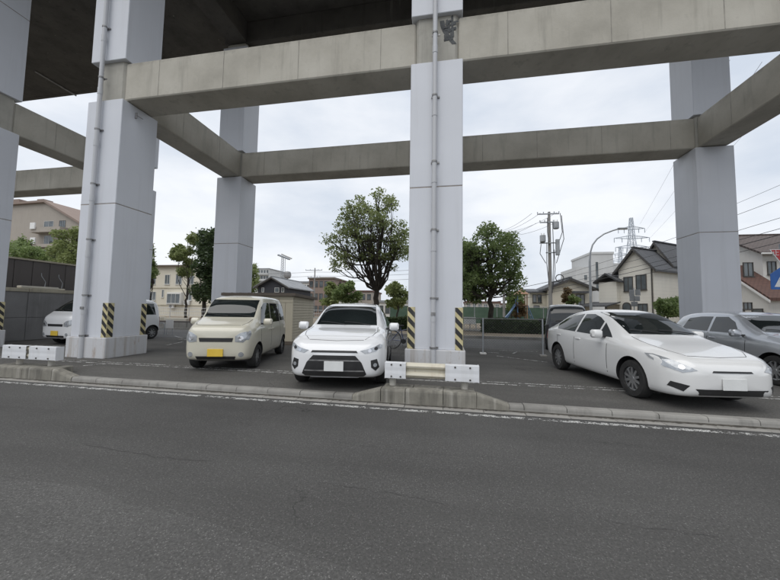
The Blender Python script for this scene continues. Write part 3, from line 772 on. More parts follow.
# compact white crossover, nose to the camera
SUV = [(0, .46, .34, .60, .40, .66), (.05, .62, .27, .68, .52, .75), (.15, .76, .23, .76, .62, .84), (.34, .85, .21, .83, .69, .925), (.62, .88, .2, .88, .72, .985), (1.0, .88, .2, .925, .72, 1.035),
       (1.18, .88, .2, .945, .69, 1.08), (1.45, .88, .2, .96, .655, 1.25), (1.8, .88, .2, .97, .625, 1.45), (2.15, .88, .2, .975, .61, 1.54), (2.7, .88, .2, .985, .60, 1.56), (3.3, .88, .21, 1.0, .585, 1.53),
       (3.7, .87, .23, 1.02, .56, 1.45), (3.95, .85, .27, 1.0, .52, 1.22), (4.1, .80, .33, .93, .5, 1.02), (4.18, .68, .42, .85, .45, .92)]
def arcpts(cx, cz, rx, rz, a0, a1, n=8): return [(cx+rx*math.cos(R(a0+(a1-a0)*k/n)), cz+rz*math.sin(R(a0+(a1-a0)*k/n))) for k in range(n+1)]
suv_spec = dict(r=.325, fa=.84, ra=3.4, spokes=5, mirror=(1.5, .97), wiper=1.06, plates=[(0, .44, 'platew'), (4.1, .8, 'platew')],
    panels=[('windshield', [(-.63, 1.085), (.63, 1.085), (.60, 1.25), (.545, 1.47), (-.545, 1.47), (-.60, 1.25)], 'front', .006, 'glass', 0),
            ('side_window', [(1.62, 1.02), (2.42, 1.03), (2.42, 1.42), (2.08, 1.425), (1.85, 1.30)], 'side', .005, 'glass', 0),
            ('side_window', [(2.5, 1.03), (3.38, 1.06), (3.30, 1.36), (2.9, 1.42), (2.5, 1.425)], 'side', .005, 'glass', 0),
            ('rear_window', [(-.5, 1.1), (.5, 1.1), (.44, 1.38), (-.44, 1.38)], 'rear', .006, 'glass', 0),
            ('grille', [(-.36, .62), (.36, .62), (.47, .50), (.55, .31), (.50, .27), (-.50, .27), (-.55, .31), (-.47, .50)], 'front', .008, 'trim', 0),
            ('upper_grille', [(-.40, .665), (.40, .665), (.38, .70), (-.38, .70)], 'front', .007, 'trim', 0),
            ('headlight', [(.44, .70), (.60, .735), (.76, .80), (.80, .79), (.79, .74), (.70, .69), (.52, .655)], 'front', .008, 'lens', 'pair'),
            ('lamp_projector', arcpts(.60, .70, .03, .028, 0, 330, 11), 'front', .011, 'chrome', 'pair'), ('lamp_projector', arcpts(.70, .735, .028, .026, 0, 330, 11), 'front', .011, 'trim', 'pair'),
            ('grille_bar', [(-.43, .545), (.43, .545), (.445, .525), (-.445, .525)], 'front', .012, 'bracket', 0), ('grille_bar', [(-.5, .375), (.5, .375), (.51, .355), (-.51, .355)], 'front', .012, 'bracket', 0),
            ('fog_light', arcpts(.69, .46, .032, .032, 0, 330, 11), 'front', .01, 'lens', 'pair'),
            ('fog_surround', [(.62, .54), (.72, .56), (.76, .42), (.70, .36), (.63, .42)], 'front', .006, 'trim', 'pair'),
            ('lower_lip', [(-.42, .255), (.42, .255), (.40, .235), (-.40, .235)], 'front', .012, 'alloy', 0),
            ('tail_light', [(.45, .92), (.78, .90), (.78, .82), (.45, .85)], 'rear', .008, 'redlens', 'pair'),
            ('sill_cladding', [(1.28, .22), (2.95, .22), (2.95, .33), (1.28, .33)], 'side', .012, 'trim', 0)],
    seams=[(1.42, .36, .98), (2.46, .36, 1.0), (3.2, .62, 1.0)], handles=[(2.3, .88), (3.12, .9)], hood=[[(1.12, .66), (.7, .68), (.4, .62), (.22, .5)], [(.2, .48), (.17, .0)]])
make_car('parked_car', 'white compact crossover with dark trapezoid grille beside the centre guard rail', (-1.88, 5.27, GL), R(8), SUV, 'carwhite', suv_spec)

# white low hybrid hatchback, seen from its front quarter
PRI = [(0, .42, .34, .52, .34, .58), (.05, .58, .25, .58, .46, .66), (.16, .72, .2, .66, .56, .745), (.36, .82, .18, .74, .63, .82), (.66, .865, .17, .81, .66, .895), (1.0, .873, .17, .87, .66, .965),
       (1.2, .873, .17, .895, .64, 1.03), (1.6, .873, .17, .915, .59, 1.24), (2.0, .873, .17, .925, .56, 1.41), (2.4, .873, .17, .935, .545, 1.485), (2.75, .873, .17, .945, .54, 1.49), (3.2, .873, .18, .96, .53, 1.455),
       (3.7, .865, .2, .985, .51, 1.36), (4.1, .84, .24, 1.0, .48, 1.2), (4.32, .80, .28, .98, .46, 1.07), (4.42, .74, .34, .93, .44, 1.0), (4.48, .62, .45, .84, .4, .89)]
pri_spec = dict(r=.31, fa=.88, ra=3.45, spokes=10, mirror=(1.62, .93), wiper=1.03, plates=[(0, .42, 'platew'), (4.4, .78, 'platew')],
    panels=[('windshield', [(-.60, 1.04), (.60, 1.04), (.56, 1.2), (.50, 1.425), (-.50, 1.425), (-.56, 1.2)], 'front', .006, 'glass', 0),
            ('quarter_window', [(1.42, .955), (1.82, .965), (1.82, 1.22)], 'side', .005, 'glass', 0),
            ('side_window', [(1.88, .965), (2.62, .985), (2.62, 1.38), (2.3, 1.385), (2.05, 1.32), (1.88, 1.24)], 'side', .005, 'glass', 0),
            ('side_window', [(2.7, .985), (3.5, 1.01), (3.62, 1.12), (3.45, 1.24), (3.1, 1.34), (2.7, 1.385)], 'side', .005, 'glass', 0),
            ('rear_window', [(-.46, 1.08), (.46, 1.08), (.44, 1.3), (-.44, 1.3)], 'rear', .006, 'glass', 0),
            ('lower_grille', [(-.50, .34), (.50, .34), (.44, .25), (-.44, .25)], 'front', .008, 'trim', 0),
            ('upper_grille', [(-.28, .575), (.28, .575), (.26, .60), (-.26, .60)], 'front', .007, 'trim', 0),
            ('headlight', [(.46, .60), (.58, .67), (.76, .78), (.80, .78), (.80, .72), (.75, .62), (.62, .56)], 'front', .008, 'lens', 'pair'),
            ('lamp_projector', arcpts(.62, .635, .032, .03, 0, 330, 11), 'front', .011, 'chrome', 'pair'),
            
            ('fog_surround', [(.56, .38), (.72, .42), (.74, .35), (.62, .29)], 'front', .006, 'trim', 'pair'),
            ('tail_light', [(.5, .95), (.72, .95), (.76, .72), (.62, .74)], 'rear', .008, 'redlens', 'pair')],
    seams=[(1.5, .3, .93), (2.66, .3, .97), (3.42, .66, .98)], handles=[(2.5, .84), (3.36, .87)], hood=[[(1.12, .62), (.7, .62), (.42, .56), (.25, .44)], [(.24, .43), (.2, .0)]])
PRI = [(x*.95, w*.965, zb, zl, wr*.965, zt) for x, w, zb, zl, wr, zt in PRI]
make_car('parked_car', 'low white hatchback parked at an angle, nearest of the cars at right', (4.02, 5.42, GL), R(8), PRI, 'carpearl', pri_spec)

# silver hatchback cut by the right edge
SIL = [(a+0, b*.98, c, d, e, f) for a, b, c, d, e, f in SUV]
SIL = [(x*.97, w, zb-.03 if zb < .25 else zb, zl-.03, wr, zt-.06 if zt > 1.2 else zt-.03) for x, w, zb, zl, wr, zt in SIL]
sil_spec = dict(suv_spec); sil_spec.update(r=.30, fa=.80, ra=3.28, spokes=9, mirror=(1.46, .93), wiper=1.03, plates=[(0, .45, 'platew'), (4., .78, 'platew')],
    panels=[('windshield', [(-.62, 1.055), (.62, 1.055), (.59, 1.2), (.54, 1.41), (-.54, 1.41), (-.59, 1.2)], 'front', .006, 'glass', 0),
            ('side_window', [(1.58, .99), (2.36, 1.0), (2.36, 1.36), (2.02, 1.365), (1.8, 1.25)], 'side', .005, 'glass', 0),
            ('side_window', [(2.44, 1.0), (3.28, 1.03), (3.2, 1.31), (2.82, 1.36), (2.44, 1.365)], 'side', .005, 'glass', 0),
            ('rear_window', [(-.5, 1.06), (.5, 1.06), (.44, 1.32), (-.44, 1.32)], 'rear', .006, 'glass', 0),
            ('grille', [(-.5, .40), (.5, .40), (.44, .27), (-.44, .27)], 'front', .008, 'trim', 0),
            ('headlight', [(.46, .67), (.60, .71), (.76, .77), (.79, .75), (.78, .66), (.66, .59), (.5, .60)], 'front', .008, 'lens', 'pair'),
            ('tail_light', [(.5, .9), (.78, .9), (.78, .7), (.6, .7)], 'rear', .008, 'redlens', 'pair')],
    seams=[(1.38, .34, .95), (2.4, .34, .97), (3.1, .6, .97)], handles=[(2.24, .85), (3.02, .87)])
make_car('parked_car', 'silver hatchback half cut by the right edge of the photo', (7.42, 7.12, GL), R(2), SIL, 'carsilver', sil_spec)

# tall cream kei van
KEI = [(0, .50, .36, .72, .44, .86), (.04, .60, .28, .80, .52, .94), (.12, .67, .24, .87, .57, 1.0), (.3, .715, .22, .93, .60, 1.07), (.5, .735, .21, .96, .62, 1.13), (.66, .7375, .2, .975, .62, 1.24),
       (.95, .7375, .2, .98, .615, 1.56), (1.15, .7375, .2, .985, .61, 1.71), (1.4, .7375, .2, .985, .61, 1.765), (2.0, .7375, .2, .99, .61, 1.78), (2.8, .7375, .2, .99, .605, 1.77), (3.18, .735, .22, .99, .595, 1.72),
       (3.32, .72, .26, .98, .585, 1.60), (3.38, .68, .34, .95, .57, 1.38), (3.395, .6, .45, .9, .52, 1.2)]
KEI = [(x, w, zb, zl, wr, zt if zt < 1.2 else zt-.05) for x, w, zb, zl, wr, zt in KEI]
def kei_spec(plate, dark=False): return dict(r=.275, fa=.62, ra=3.02, spokes=8, mirror=(.86, .99), wiper=1.17, plates=[(0, .42, plate), (3.3, .75, plate)], mirror_paint=not dark,
    panels=[('windshield', [(-.57, 1.18), (.57, 1.18), (.565, 1.4), (.55, 1.6), (-.55, 1.6), (-.565, 1.4)], 'front', .006, 'glass', 0),
            ('side_window', [(.82, 1.03), (1.62, 1.03), (1.62, 1.54), (1.22, 1.54), (1.0, 1.42)], 'side', .005, 'glass', 0),
            ('side_window', [(1.7, 1.03), (2.55, 1.03), (2.55, 1.54), (1.7, 1.54)], 'side', .005, 'glass', 0),
            ('rear_quarter_window', [(2.63, 1.05), (3.16, 1.05), (3.1, 1.52), (2.63, 1.54)], 'side', .005, 'glass', 0),
            ('rear_window', [(-.53, 1.08), (.53, 1.08), (.52, 1.52), (-.52, 1.52)], 'rear', .006, 'glass', 0),
            ('grille', [(-.36, .74), (.36, .74), (.34, .655), (-.34, .655)], 'front', .007, 'trim', 0),
            ('lower_grille', [(-.42, .34), (.42, .34), (.40, .27), (-.40, .27)], 'front', .007, 'trim', 0),
            ('headlight', [(.40, .66), (.40, .78), (.50, .85), (.66, .89), (.68, .82), (.66, .70), (.56, .64)], 'front', .008, 'lens', 'pair'),
            ('lamp_projector', arcpts(.52, .735, .05, .05, 0, 330, 11), 'front', .011, 'chrome', 'pair'), 
            ('fog_light', arcpts(.53, .38, .055, .055, 0, 330, 11), 'front', .007, 'lens', 'pair'),
            ('tail_light', [(.60, .95), (.69, .95), (.69, .55), (.60, .55)], 'rear', .008, 'redlens', 'pair')],
    seams=[(.78, .32, .98), (1.66, .32, 1.62), (2.6, .32, 1.62)], handles=[(1.52, .86), (1.82, .86)], hood=[[(.55, .58), (.3, .56), (.16, .48)], [(.15, .46), (.13, .0)]], handle_mat='trim' if dark else 'carcream')
make_car('parked_van', 'tall cream van with yellow number plate before the beige shed', (-4.95, 6.3, GL), R(15), KEI, 'carcream', kei_spec('platey'), 'van')
sp = kei_spec('platey'); sp['handle_mat'] = 'carwhite'; sp.pop('hood')
CAB = [(x*.4 if x < .67 else (.62 if x < 1 else (.86 if x < 1.2 else x)), w, zb, zl, wr, zt) for x, w, zb, zl, wr, zt in KEI]
make_car('parked_van', 'small white van half hidden behind the left column', (-13.5, 9.12, GL), R(-3), CAB, 'carwhite', sp, 'van')
sp = kei_spec('platew', True); sp['panels'] = [p if p[0] != 'tail_light' else (*p[:4], 'trim', p[5]) for p in sp['panels']]
make_car('parked_van', 'black box van parked beyond the white hatchback', (5.2, 16.0, GL), R(165), KEI, 'carblack', sp, 'van')

# ------------------------------------------------------------------ parking ground furniture
# prefab shed
t = thing('storage_shed', 'beige prefab storage shed with brown flat roof behind the cream van', 'shed', (-7.5, 12.6, GL), group=None)
sx0, sx1, sy0, sy1, sz = -8.86, -5.9, 11.72, 13.7, 1.99
MB().box(sx0+.03, sx1-.03, sy0+.03, sy1-.03, GL, sz).build('frame', 'shedwall', t)
MB().box(sx0-.03, sx1+.05, sy0-.06, sy1+.05, GL, GL+.12, .01).build('base', 'shedroof', t)
n = 9
for i in range(n):
    w = (sx1-sx0)/n; x = sx0+i*w
    MB().box(x+.006, x+w-.006, sy0, sy0+.028, GL+.13, sz-.26, .006).build('cladding_panel', 'shedwall', t)
for z0, z1 in ((sz-.25, sz-.135), (sz-.125, sz-.01)):
    for i in range(5):
        w = (sx1-sx0)/5; x = sx0+i*w
        MB().box(x+.005, x+w-.005, sy0-.008, sy0+.028, z0, z1, .005).build('header_panel', 'shedwall', t)
for i in range(16):
    h = (sz-GL-.14)/16; z = GL+.13+i*h
    MB().prism([(sx1-.03, z+.004), (sx1+.0, z+.004), (sx1-.016, z+h-.004), (sx1-.03, z+h-.004)], sy0+.02, sy1, 'y').build('side_board', 'shedwall', t)
rf = MB().prism([(sy0-.14, sz+.0), (sy1+.1, sz-.08), (sy1+.1, sz+.02), (sy0-.14, sz+.115)], sx0-.1, sx1+.14, 'x').build('roof', 'shedroof', t)
for i in range(8): MB().box(sx0-.05+i*.37, sx0-.02+i*.37, sy0-.1, sy1+.05, sz+.06, sz+.125).build('roof_rib', 'shedroof', rf)
MB().box(-7.6, -7.57, sy0-.02, sy0, 1.0, 1.15).build('door_handle', 'bracket', t)

# bicycle leaning behind the crossover
def bicycle(loc, label):
    t = thing('bicycle', label, 'bicycle', loc)
    r = .33
    for x in (-.52, .53):
        k = 28; ring = [(x+r*math.cos(2*math.pi*i/k), 0, r+r*math.sin(2*math.pi*i/k)) for i in range(k+1)]
        w = MB().tube(ring, .018, 6, False).build('wheel', 'tyre', t, local=True, smooth=True)
        sp = MB()
        for i in range(14):
            a = 2*math.pi*i/14; sp.tube([(x, .02*(-1)**i, r), (x+(r-.01)*math.cos(a), 0, r+(r-.01)*math.sin(a))], .0025, 3)
        sp.build('spokes', 'alloy', w, local=True)
        MB().tube([(x, -.05, r), (x, .05, r)], .025, 8).build('hub', 'alloy', w, local=True)
        fen = [(x+(r+.03)*math.cos(a), 0, r+(r+.03)*math.sin(a)) for a in [R(20+i*15) for i in range(11)]]
        MB().tube(fen, .016, 5).build('mudguard', 'galv', t, local=True)
    f = MB()
    for a, b in (((-.52, 0, .33), (-.1, 0, .28)), ((-.52, 0, .33), (-.2, 0, .72)), ((-.1, 0, .28), (-.22, 0, .8)), ((-.1, 0, .28), (.38, 0, .72)), ((-.19, 0, .66), (.36, 0, .8)), ((.36, 0, .9), (.53, 0, .33))): f.tube([a, b], .016, 7)
    f.build('frame', 'bikeframe', t, local=True, smooth=True)
    MB().tube([(-.1, -.04, .28), (-.1, .04, .28)], .09, 14).build('chainring', 'trim', t, local=True)
    MB().tube([(.36, 0, .9), (.34, 0, 1.02)], .014, 7).tube([(.2, -.28, 1.0), (.32, -.2, 1.03), (.34, 0, 1.02), (.32, .2, 1.03), (.2, .28, 1.0)], .013, 7).build('handlebar', 'alloy', t, local=True)
    MB().box(-.36, -.1, -.08, .08, .81, .87, .03).build('saddle', 'trim', t, local=True)
    b = MB()
    for z in (.66, .78, .9):
        b.tube([(.5, -.15, z), (.78, -.15, z), (.78, .15, z), (.5, .15, z), (.5, -.15, z)], .006, 4)
    for x in (.5, .6, .69, .78):
        for y in (-.15, .15): b.tube([(x, y, .66), (x, y, .9)], .005, 4)
    b.build('basket', 'galv', t, local=True)
    MB().tube([(-.1, .1, .28), (-.18, .16, .01)], .01, 5).build('kickstand', 'galv', t, local=True)
    return t
bicycle((-1.45, 11.75, GL), 'dark bicycle parked behind the white crossover and centre column')

# chain link fence
t = thing('chain_link_fence', 'grey chain link fence between the parking ground and the back street', 'fence', (3.5, 11.15, GL))
fx0, fx1, fz = -.82, 3.05, 1.27
for x in (-.82, 1.19, 3.05):
    MB().tube([(x, 11.15, GL+.05), (x, 11.15, fz+.02)], .026, 8).build('post', 'galv', t, smooth=True)
    MB().box(x-.1, x+.1, 11.05, 11.25, GL, GL+.05, .01).build('post_foot', 'whitewall' if x < 3 else 'gutter', t)
MB().tube([(fx0, 11.15, fz), (fx1, 11.15, fz)], .02, 6).build('top_rail', 'mesh', t, smooth=True)
wm = MB(); zl, zh = GL+.12, fz-.02; hh = zh-zl; x = fx0-hh
while x < fx1:
    for s in (1, -1):
        a, b = (x, zl), (x+hh, zh)
        if s < 0: a, b = (x, zh), (x+hh, zl)
        (xa, za), (xb, zb) = a, b
        if xa < fx0: za += (fx0-xa)*(zb-za)/(xb-xa); xa = fx0
        if xb > fx1: zb -= (xb-fx1)*(zb-za)/(xb-xa); xb = fx1
        if xb-xa > .02: wm.tube([(xa, 11.15+.003*s, za), (xb, 11.15+.003*s, zb)], .0032, 3, False)
    x += .085
wm.build('wire_mesh', 'mesh', t, fix=False, kind='stuff')

# side wall at far left: grey panels, beige coping, brown hoarding behind
t = thing('panel_wall', 'dark grey panel wall with beige coping at far left', 'wall', (-16.3, 11, GL))
MB().box(-16.42, -16.26, 4, 14, GL, 2.02).build('core', 'greywall', t)
for i in range(5):
    for z0, z1 in ((GL+.01, .98), (1.0, 2.0)): MB().box(-16.26, -16.235, 4+i*2+.012, 6+i*2-.012, z0, z1, .008).build('wall_panel', 'greywall', t)
for i in range(5): MB().box(-16.5, -16.18, 4+i*2+.004, 6+i*2-.004, 2.0, 2.14, .015).build('coping_stone', 'coping', t)
t = thing('hoarding', 'tall dark brown hoarding rising behind the grey panel wall', 'hoarding', (-17.4, 11, GL))
MB().box(-17.5, -17.44, 0, 13.8, GL, 3.36).build('backing', 'brownwall', t)
for i in range(23): MB().box(-17.44, -17.41, i*.6+.01, i*.6+.59, GL, 3.35, .01).build('corrugated_sheet', 'brownwall', t)
MB().box(-17.56, -17.36, 0, 13.85, 3.36, 3.43, .01).build('cap', 'coping', t)
for k, (y, lb) in enumerate(((10.6, 'thin bent antenna rod above the grey panel wall, left of a pair'), (11.2, 'thin bent antenna rod above the grey panel wall, right of a pair'))):
    tag(MB().tube([(-16.4, y, 2.13), (-16.4, y+.03, 2.45), (-16.4, y-.12, 2.68), (-16.4, y-.13, 2.8)], .012, 5).build('metal_rod', 'galv'), lb, 'rod', 'rods on the wall')
tag(MB().box(-16.45, -16.22, 9.75, 11.0, 2.145, 2.24, .02).box(-16.4, -16.25, 10.98, 11.25, 2.145, 2.2, .02).build('timber_plank', 'cream'), 'pale plank lying on the wall coping', 'plank')

# low retaining wall, white sign board and pipe fence beyond the left parking bays
t = thing('retaining_wall', 'low grey wall with dark top rail beyond the left bays', 'wall', (-16, 17.8, GL))
for i in range(12): MB().box(-28+i*2.+.01, -26+i*2.-.01, 17.7, 17.95, GL+.05, .52, .015).build('wall_block', 'gutter', t)
MB().box(-28, -4, 17.72, 17.9, .52, .62, .01).build('top_rail', 'brownwall', t)
t = thing('planter_box', 'row of cream planter tops above the low wall', 'planter', (-16, 18.4, .2))
for i in range(7): MB().box(-22+i*1.9, -20.3+i*1.9, 18.2, 18.6, .16, .78+.05*(i % 2), .02).build('planter', 'cream' if i % 3 else 'shutter', t)
t = thing('pipe_fence', 'white pipe fence before the beige apartment block', 'fence', (-18, 19.5, .16))
for i in range(15): MB().tube([(-28+i*1.5, 19.5, .16), (-28+i*1.5, 19.5, 1.45)], .025, 6).build('post', 'white', t)
for z in (.95, 1.2, 1.43): MB().tube([(-28, 19.5, z), (-7, 19.5, z)], .018, 6).build('rail', 'white', t)
pk = MB()
for i in range(140): pk.tube([(-28+i*.15, 19.5, .95), (-28+i*.15, 19.5, 1.43)], .007, 3, False)
pk.build('pickets', 'white', t, kind='stuff')
bd = thing('notice_board', 'small blank white board on a low stand beyond the left bays', 'board', (-13.75, 14.1, GL))
p = Vector((-13.75, 14.1, 0))
MB().box(p.x-.2, p.x+.24, p.y-.015, p.y+.015, .42, .85, .01).build('panel', 'white', bd)
for s in (-.15, .18): MB().tube([(p.x+s, p.y+.03, GL), (p.x+s, p.y+.03, .8)], .015, 6).build('leg', 'galv', bd)
for k, (x, lb) in enumerate(((-15.0, 'left'), (-14.3, 'right'))):
    q = thing('hoop_barrier', f'low metal hoop barrier beside the white board, {lb} one', 'barrier', (x, 14.1, GL), group='hoop barriers')
    MB().tube([(x-.3, 14.1, GL), (x-.3, 14.1, .6), (x-.22, 14.1, .68), (x+.22, 14.1, .68), (x+.3, 14.1, .6), (x+.3, 14.1, GL)], .022, 7).build('hoop', 'galv', q, smooth=True)
    MB().tube([(x-.3, 14.1, .38), (x+.3, 14.1, .38)], .015, 6).build('cross_bar', 'galv', q)

# ------------------------------------------------------------------ trees, hedges
def leaf_verts(c, s, rr):
    d = Vector((rr.gauss(0, 1), rr.gauss(0, 1), rr.gauss(0, .7))).normalized(); e = d.cross(Vector((rr.gauss(0, 1), rr.gauss(0, 1), rr.gauss(0, 1)))).normalized()
    return [c-d*s, c+e*s*.55, c+d*s, c-e*s*.55]
def leaf_mesh(name, pts, size, m, parent, rr, label=None):
    nv = len(pts)*4; vs = []
    for p in pts: vs += leaf_verts(p, size*rr.uniform(.6, 1.25), rr)
    fs = [(i*4, i*4+1, i*4+2, i*4+3) for i in range(len(pts))]
    mb = MB(); mb.add(vs, fs); return mb.build(name, m, parent, fix=False)
def limb_path(a, b, rr, n=6, wob=.12, lift=.15):
    a, b = Vector(a), Vector(b); L = (b-a).length; out = []
    w1 = Vector((rr.uniform(-1, 1), rr.uniform(-1, 1), rr.uniform(-.5, .5)))*wob*L
    for i in range(n+1):
        q = i/n; out.append(a+(b-a)*q+w1*math.sin(q*math.pi)+Vector((0, 0, -lift*L*math.sin(q*math.pi)))+Vector((rr.gauss(0, 1), rr.gauss(0, 1), rr.gauss(0, 1)))*.02*L*(1 if 0 < i < n else 0))
    return out
def tree(base, fork, clumps, label, m='leaf', leaves=9000, size=.13, seed=1, trunk_r=.2, group='trees', name='broadleaf_tree', shell=.5):
    """clumps: (centre, radius) of the leaf masses; limbs reach from the trunk to each"""
    rr = random.Random(seed); base, fork = Vector(base), Vector(fork)
    t = thing(name, label, 'tree', tuple(base), group=group)
    top = max(c.z for c, _ in clumps)
    axis = limb_path(base, fork, rr, 6, .05, 0)
    MB().tube(axis, [trunk_r*(1.25 if i == 0 else 1-.05*i) for i in range(len(axis))], 10).build('trunk', 'bark', t, smooth=True)
    lead = limb_path(fork, (fork.x+rr.uniform(-.3, .3), fork.y, top), rr, 6, .06, 0)
    lm = MB(); lm.tube(lead, [trunk_r*.7*(1-.12*i) for i in range(len(lead))], 7)
    pts = []; tot = sum(r**2 for _, r in clumps)
    for c, r in clumps:
        st = min(lead, key=lambda p: (p-c).length+max(0, p.z-c.z+.3)*3)
        if rr.random() < .5 or st.z > c.z: st = fork
        pth = limb_path(st, c, rr, 6, .1, .1); r0 = trunk_r*.42*(.5+r/3)
        lm.tube(pth, [r0*(1-.12*i) for i in range(len(pth))], 6)
        for k in range(int(6+5*r)):                   # twigs
            d = Vector((rr.gauss(0, 1), rr.gauss(0, 1), rr.gauss(.2, .8))).normalized()*r*rr.uniform(.5, .95)
            q = limb_path(pth[rr.randint(3, 6)], c+d, rr, 3, .1, 0); lm.tube(q, [r0*.3, r0*.22, r0*.15, r0*.06], 4, False)
            nb = int(leaves*r*r/tot*.5/(6+5*r))
            for _ in range(nb):                       # sprays of leaves at the twig ends
                pts.append(c+d+Vector((rr.gauss(0, 1), rr.gauss(0, 1), rr.gauss(0, .8)))*r*.2)
        for _ in range(int(leaves*r*r/tot*.5)):
            d = Vector((rr.gauss(0, 1), rr.gauss(0, 1), rr.gauss(0, 1))).normalized()*r*(rr.uniform(shell, 1.0))
            d.z *= .8
            if d.z < -.5*r and rr.random() < .6: continue
            pts.append(c+d)
    lm.build('limbs', 'bark', t, smooth=True)
    leaf_mesh('crown', pts, size, m, t, rr)
    return t
def clump_field(bear, Y, seed, n, zs=1., rmin=.5, rmax=1., deep=1.6):
    """leaf masses filling an outline given as bearings (u, v) at depth Y"""
    rr = random.Random(seed); out = []; us = [p[0] for p in bear]; vs_ = [p[1] for p in bear]; tries = 0
    while len(out) < n and tries < 8000:
        tries += 1; u, v = rr.uniform(min(us), max(us)), rr.uniform(min(vs_), max(vs_))
        if not inside((u, v), bear): continue
        r = rr.uniform(rmin, rmax); c = at(u, v, Y+rr.uniform(-deep, deep))
        e = r*FPX/Y*.75
        if not all(inside((u+e*a, v+e*b), bear) for a, b in ((1, 0), (-1, 0), (0, -1), (0, .8))): continue
        if any((c-o).length < (r+q)*.55 for o, q in out): continue
        out.append((c, r))
    return out
B = at(376, 312, 24); B.z = .16
out1 = [(376, 188), (393, 194), (405, 208), (414, 232), (417, 262), (410, 283), (396, 275), (385, 268), (372, 262), (350, 278), (330, 272), (321, 256), (325, 232), (336, 213), (350, 199), (364, 192)]
tree(B, at(377, 291, 24), clump_field(out1, 24, 5, 60, rmin=.5, rmax=.9), 'tall round camphor tree standing behind the white crossover', 'leaf', 9200, .11, 3, .26)
B = at(491, 318, 22.4); B.z = .16
out2 = [(490, 222), (503, 228), (516, 236), (525, 252), (524, 272), (529, 286), (522, 300), (506, 296), (500, 306), (482, 302), (468, 308), (452, 302), (450, 262), (456, 240), (472, 230), (482, 224)]
tree(B, at(491, 296, 22.4), clump_field(out2, 22.4, 8, 50, rmin=.45, rmax=.8), 'broad camphor tree right of the centre column behind the hedge', 'leafm', 9800, .11, 4, .2)
B = at(455, 318, 24); B.z = .16
tree(B, at(456, 300, 24), clump_field([(455, 250), (474, 246), (486, 262), (484, 296), (470, 312), (446, 306), (440, 270)], 24.5, 9, 16, rmin=.6, rmax=.95), 'dark dense tree showing between the centre column and the broad camphor', 'leafd', 8000, .14, 5, .18)
B = at(203, 318, 26); B.z = .16
tree(B, at(204, 300, 26), clump_field([(208, 222), (226, 226), (232, 262), (226, 302), (205, 306), (190, 296), (191, 268), (196, 246), (200, 232)], 26, 12, 24, rmin=.6, rmax=1.05), 'dark dense tree beside the back left column', 'leafd', 11000, .15, 6, .22)
B = at(186, 318, 29); B.z = .16
tree(B, at(187, 298, 29), clump_field([(182, 238), (196, 232), (204, 244), (200, 276), (186, 286), (172, 270), (168, 250)], 29, 13, 14, rmin=.45, rmax=.9), 'light airy tree in front of the beige apartment block', 'leaf', 6000, .13, 7, .14)
B = at(148, 318, 27); B.z = .16
tree(B, at(150, 300, 27), clump_field([(140, 238), (154, 246), (163, 264), (163, 290), (150, 296), (134, 288), (130, 256)], 27, 14, 14, rmin=.5, rmax=.95), 'light green tree peeping out right of the left column', 'leafm', 6000, .14, 8, .16)
B = at(28, 300, 40); B.z = .16
tree(B, at(28, 280, 40), clump_field([(8, 244), (24, 236), (46, 244), (60, 256), (60, 272), (4, 272)], 40, 15, 16, rmin=.9, rmax=1.6, deep=2.), 'light green tree before the pinkish apartment block, left one', 'leafm', 9000, .19, 9, .2)
B = at(70, 300, 36); B.z = .16
tree(B, at(70, 282, 36), clump_field([(50, 240), (64, 222), (84, 218), (98, 240), (96, 276), (54, 276), (44, 258)], 36, 16, 20, rmin=.9, rmax=1.5, deep=2.), 'darker tree before the pinkish apartment block, right one', 'leaf', 9000, .19, 10, .2)
for k, (u, v, Y, ol, lb, mm) in enumerate((
        (345, 300, 30, [(332, 284), (346, 276), (362, 280), (366, 306), (332, 306)], 'low bushy tree left of the tall camphor trunk', 'leafm'),
        (398, 304, 30, [(384, 284), (398, 276), (412, 282), (414, 312), (386, 310)], 'low bushy tree right of the tall camphor trunk', 'leaf'),
        (330, 302, 34, [(322, 288), (332, 280), (340, 284), (342, 306), (322, 306)], 'small light green tree behind the shed corner', 'leaf'),
        (252, 292, 44, [(248, 262), (256, 260), (260, 272), (258, 296), (246, 296)], 'slim tree edging the back left column', 'leaf'),
        (512, 306, 33, [(506, 296), (516, 290), (524, 298), (522, 312), (508, 312)], 'small tree behind the play slide', 'leafm'))):
    B = at(u, v+8, Y); B.z = .16
    tree(B, at(u, v, Y), clump_field(ol, Y, 30+k, 8, rmin=.45, rmax=.9, deep=.8), lb, mm, 2600, .15, 40+k, .1)
B = at(667, 318, 22); B.z = .16
tree(B, at(667, 312, 22), clump_field([(652, 312), (660, 302), (672, 296), (684, 296), (690, 316), (654, 318)], 22, 51, 9, rmin=.35, rmax=.6, deep=.6), 'leafy bush before the cream gabled house', 'leafm', 3000, .11, 60, .07, name='garden_bush')
B = at(520, 320, 27); B.z = .16
tree(B, at(520, 316, 27), clump_field([(515, 306), (520, 302), (526, 306), (527, 318), (514, 318)], 27, 52, 6, rmin=.25, rmax=.4, deep=.3), 'rusty orange shrub beside the play slide', 'leafo', 1500, .09, 61, .05, name='garden_shrub')
B = at(566, 306, 31); B.z = .16
tree(B, at(566, 302, 31), clump_field([(562, 290), (566, 285), (571, 290), (571, 303), (561, 303)], 31, 53, 6, rmin=.25, rmax=.42, deep=.3), 'reddish shrub before the small gabled house', 'leafo', 1500, .09, 62, .05, name='garden_shrub')
B = at(574, 306, 30.5); B.z = .16
tree(B, at(574, 303, 30.5), clump_field([(568, 297), (574, 294), (580, 298), (580, 305), (567, 305)], 30.5, 54, 5, rmin=.25, rmax=.4, deep=.3), 'small green shrub before the small gabled house', 'leafm', 1200, .09, 63, .05, name='garden_shrub')

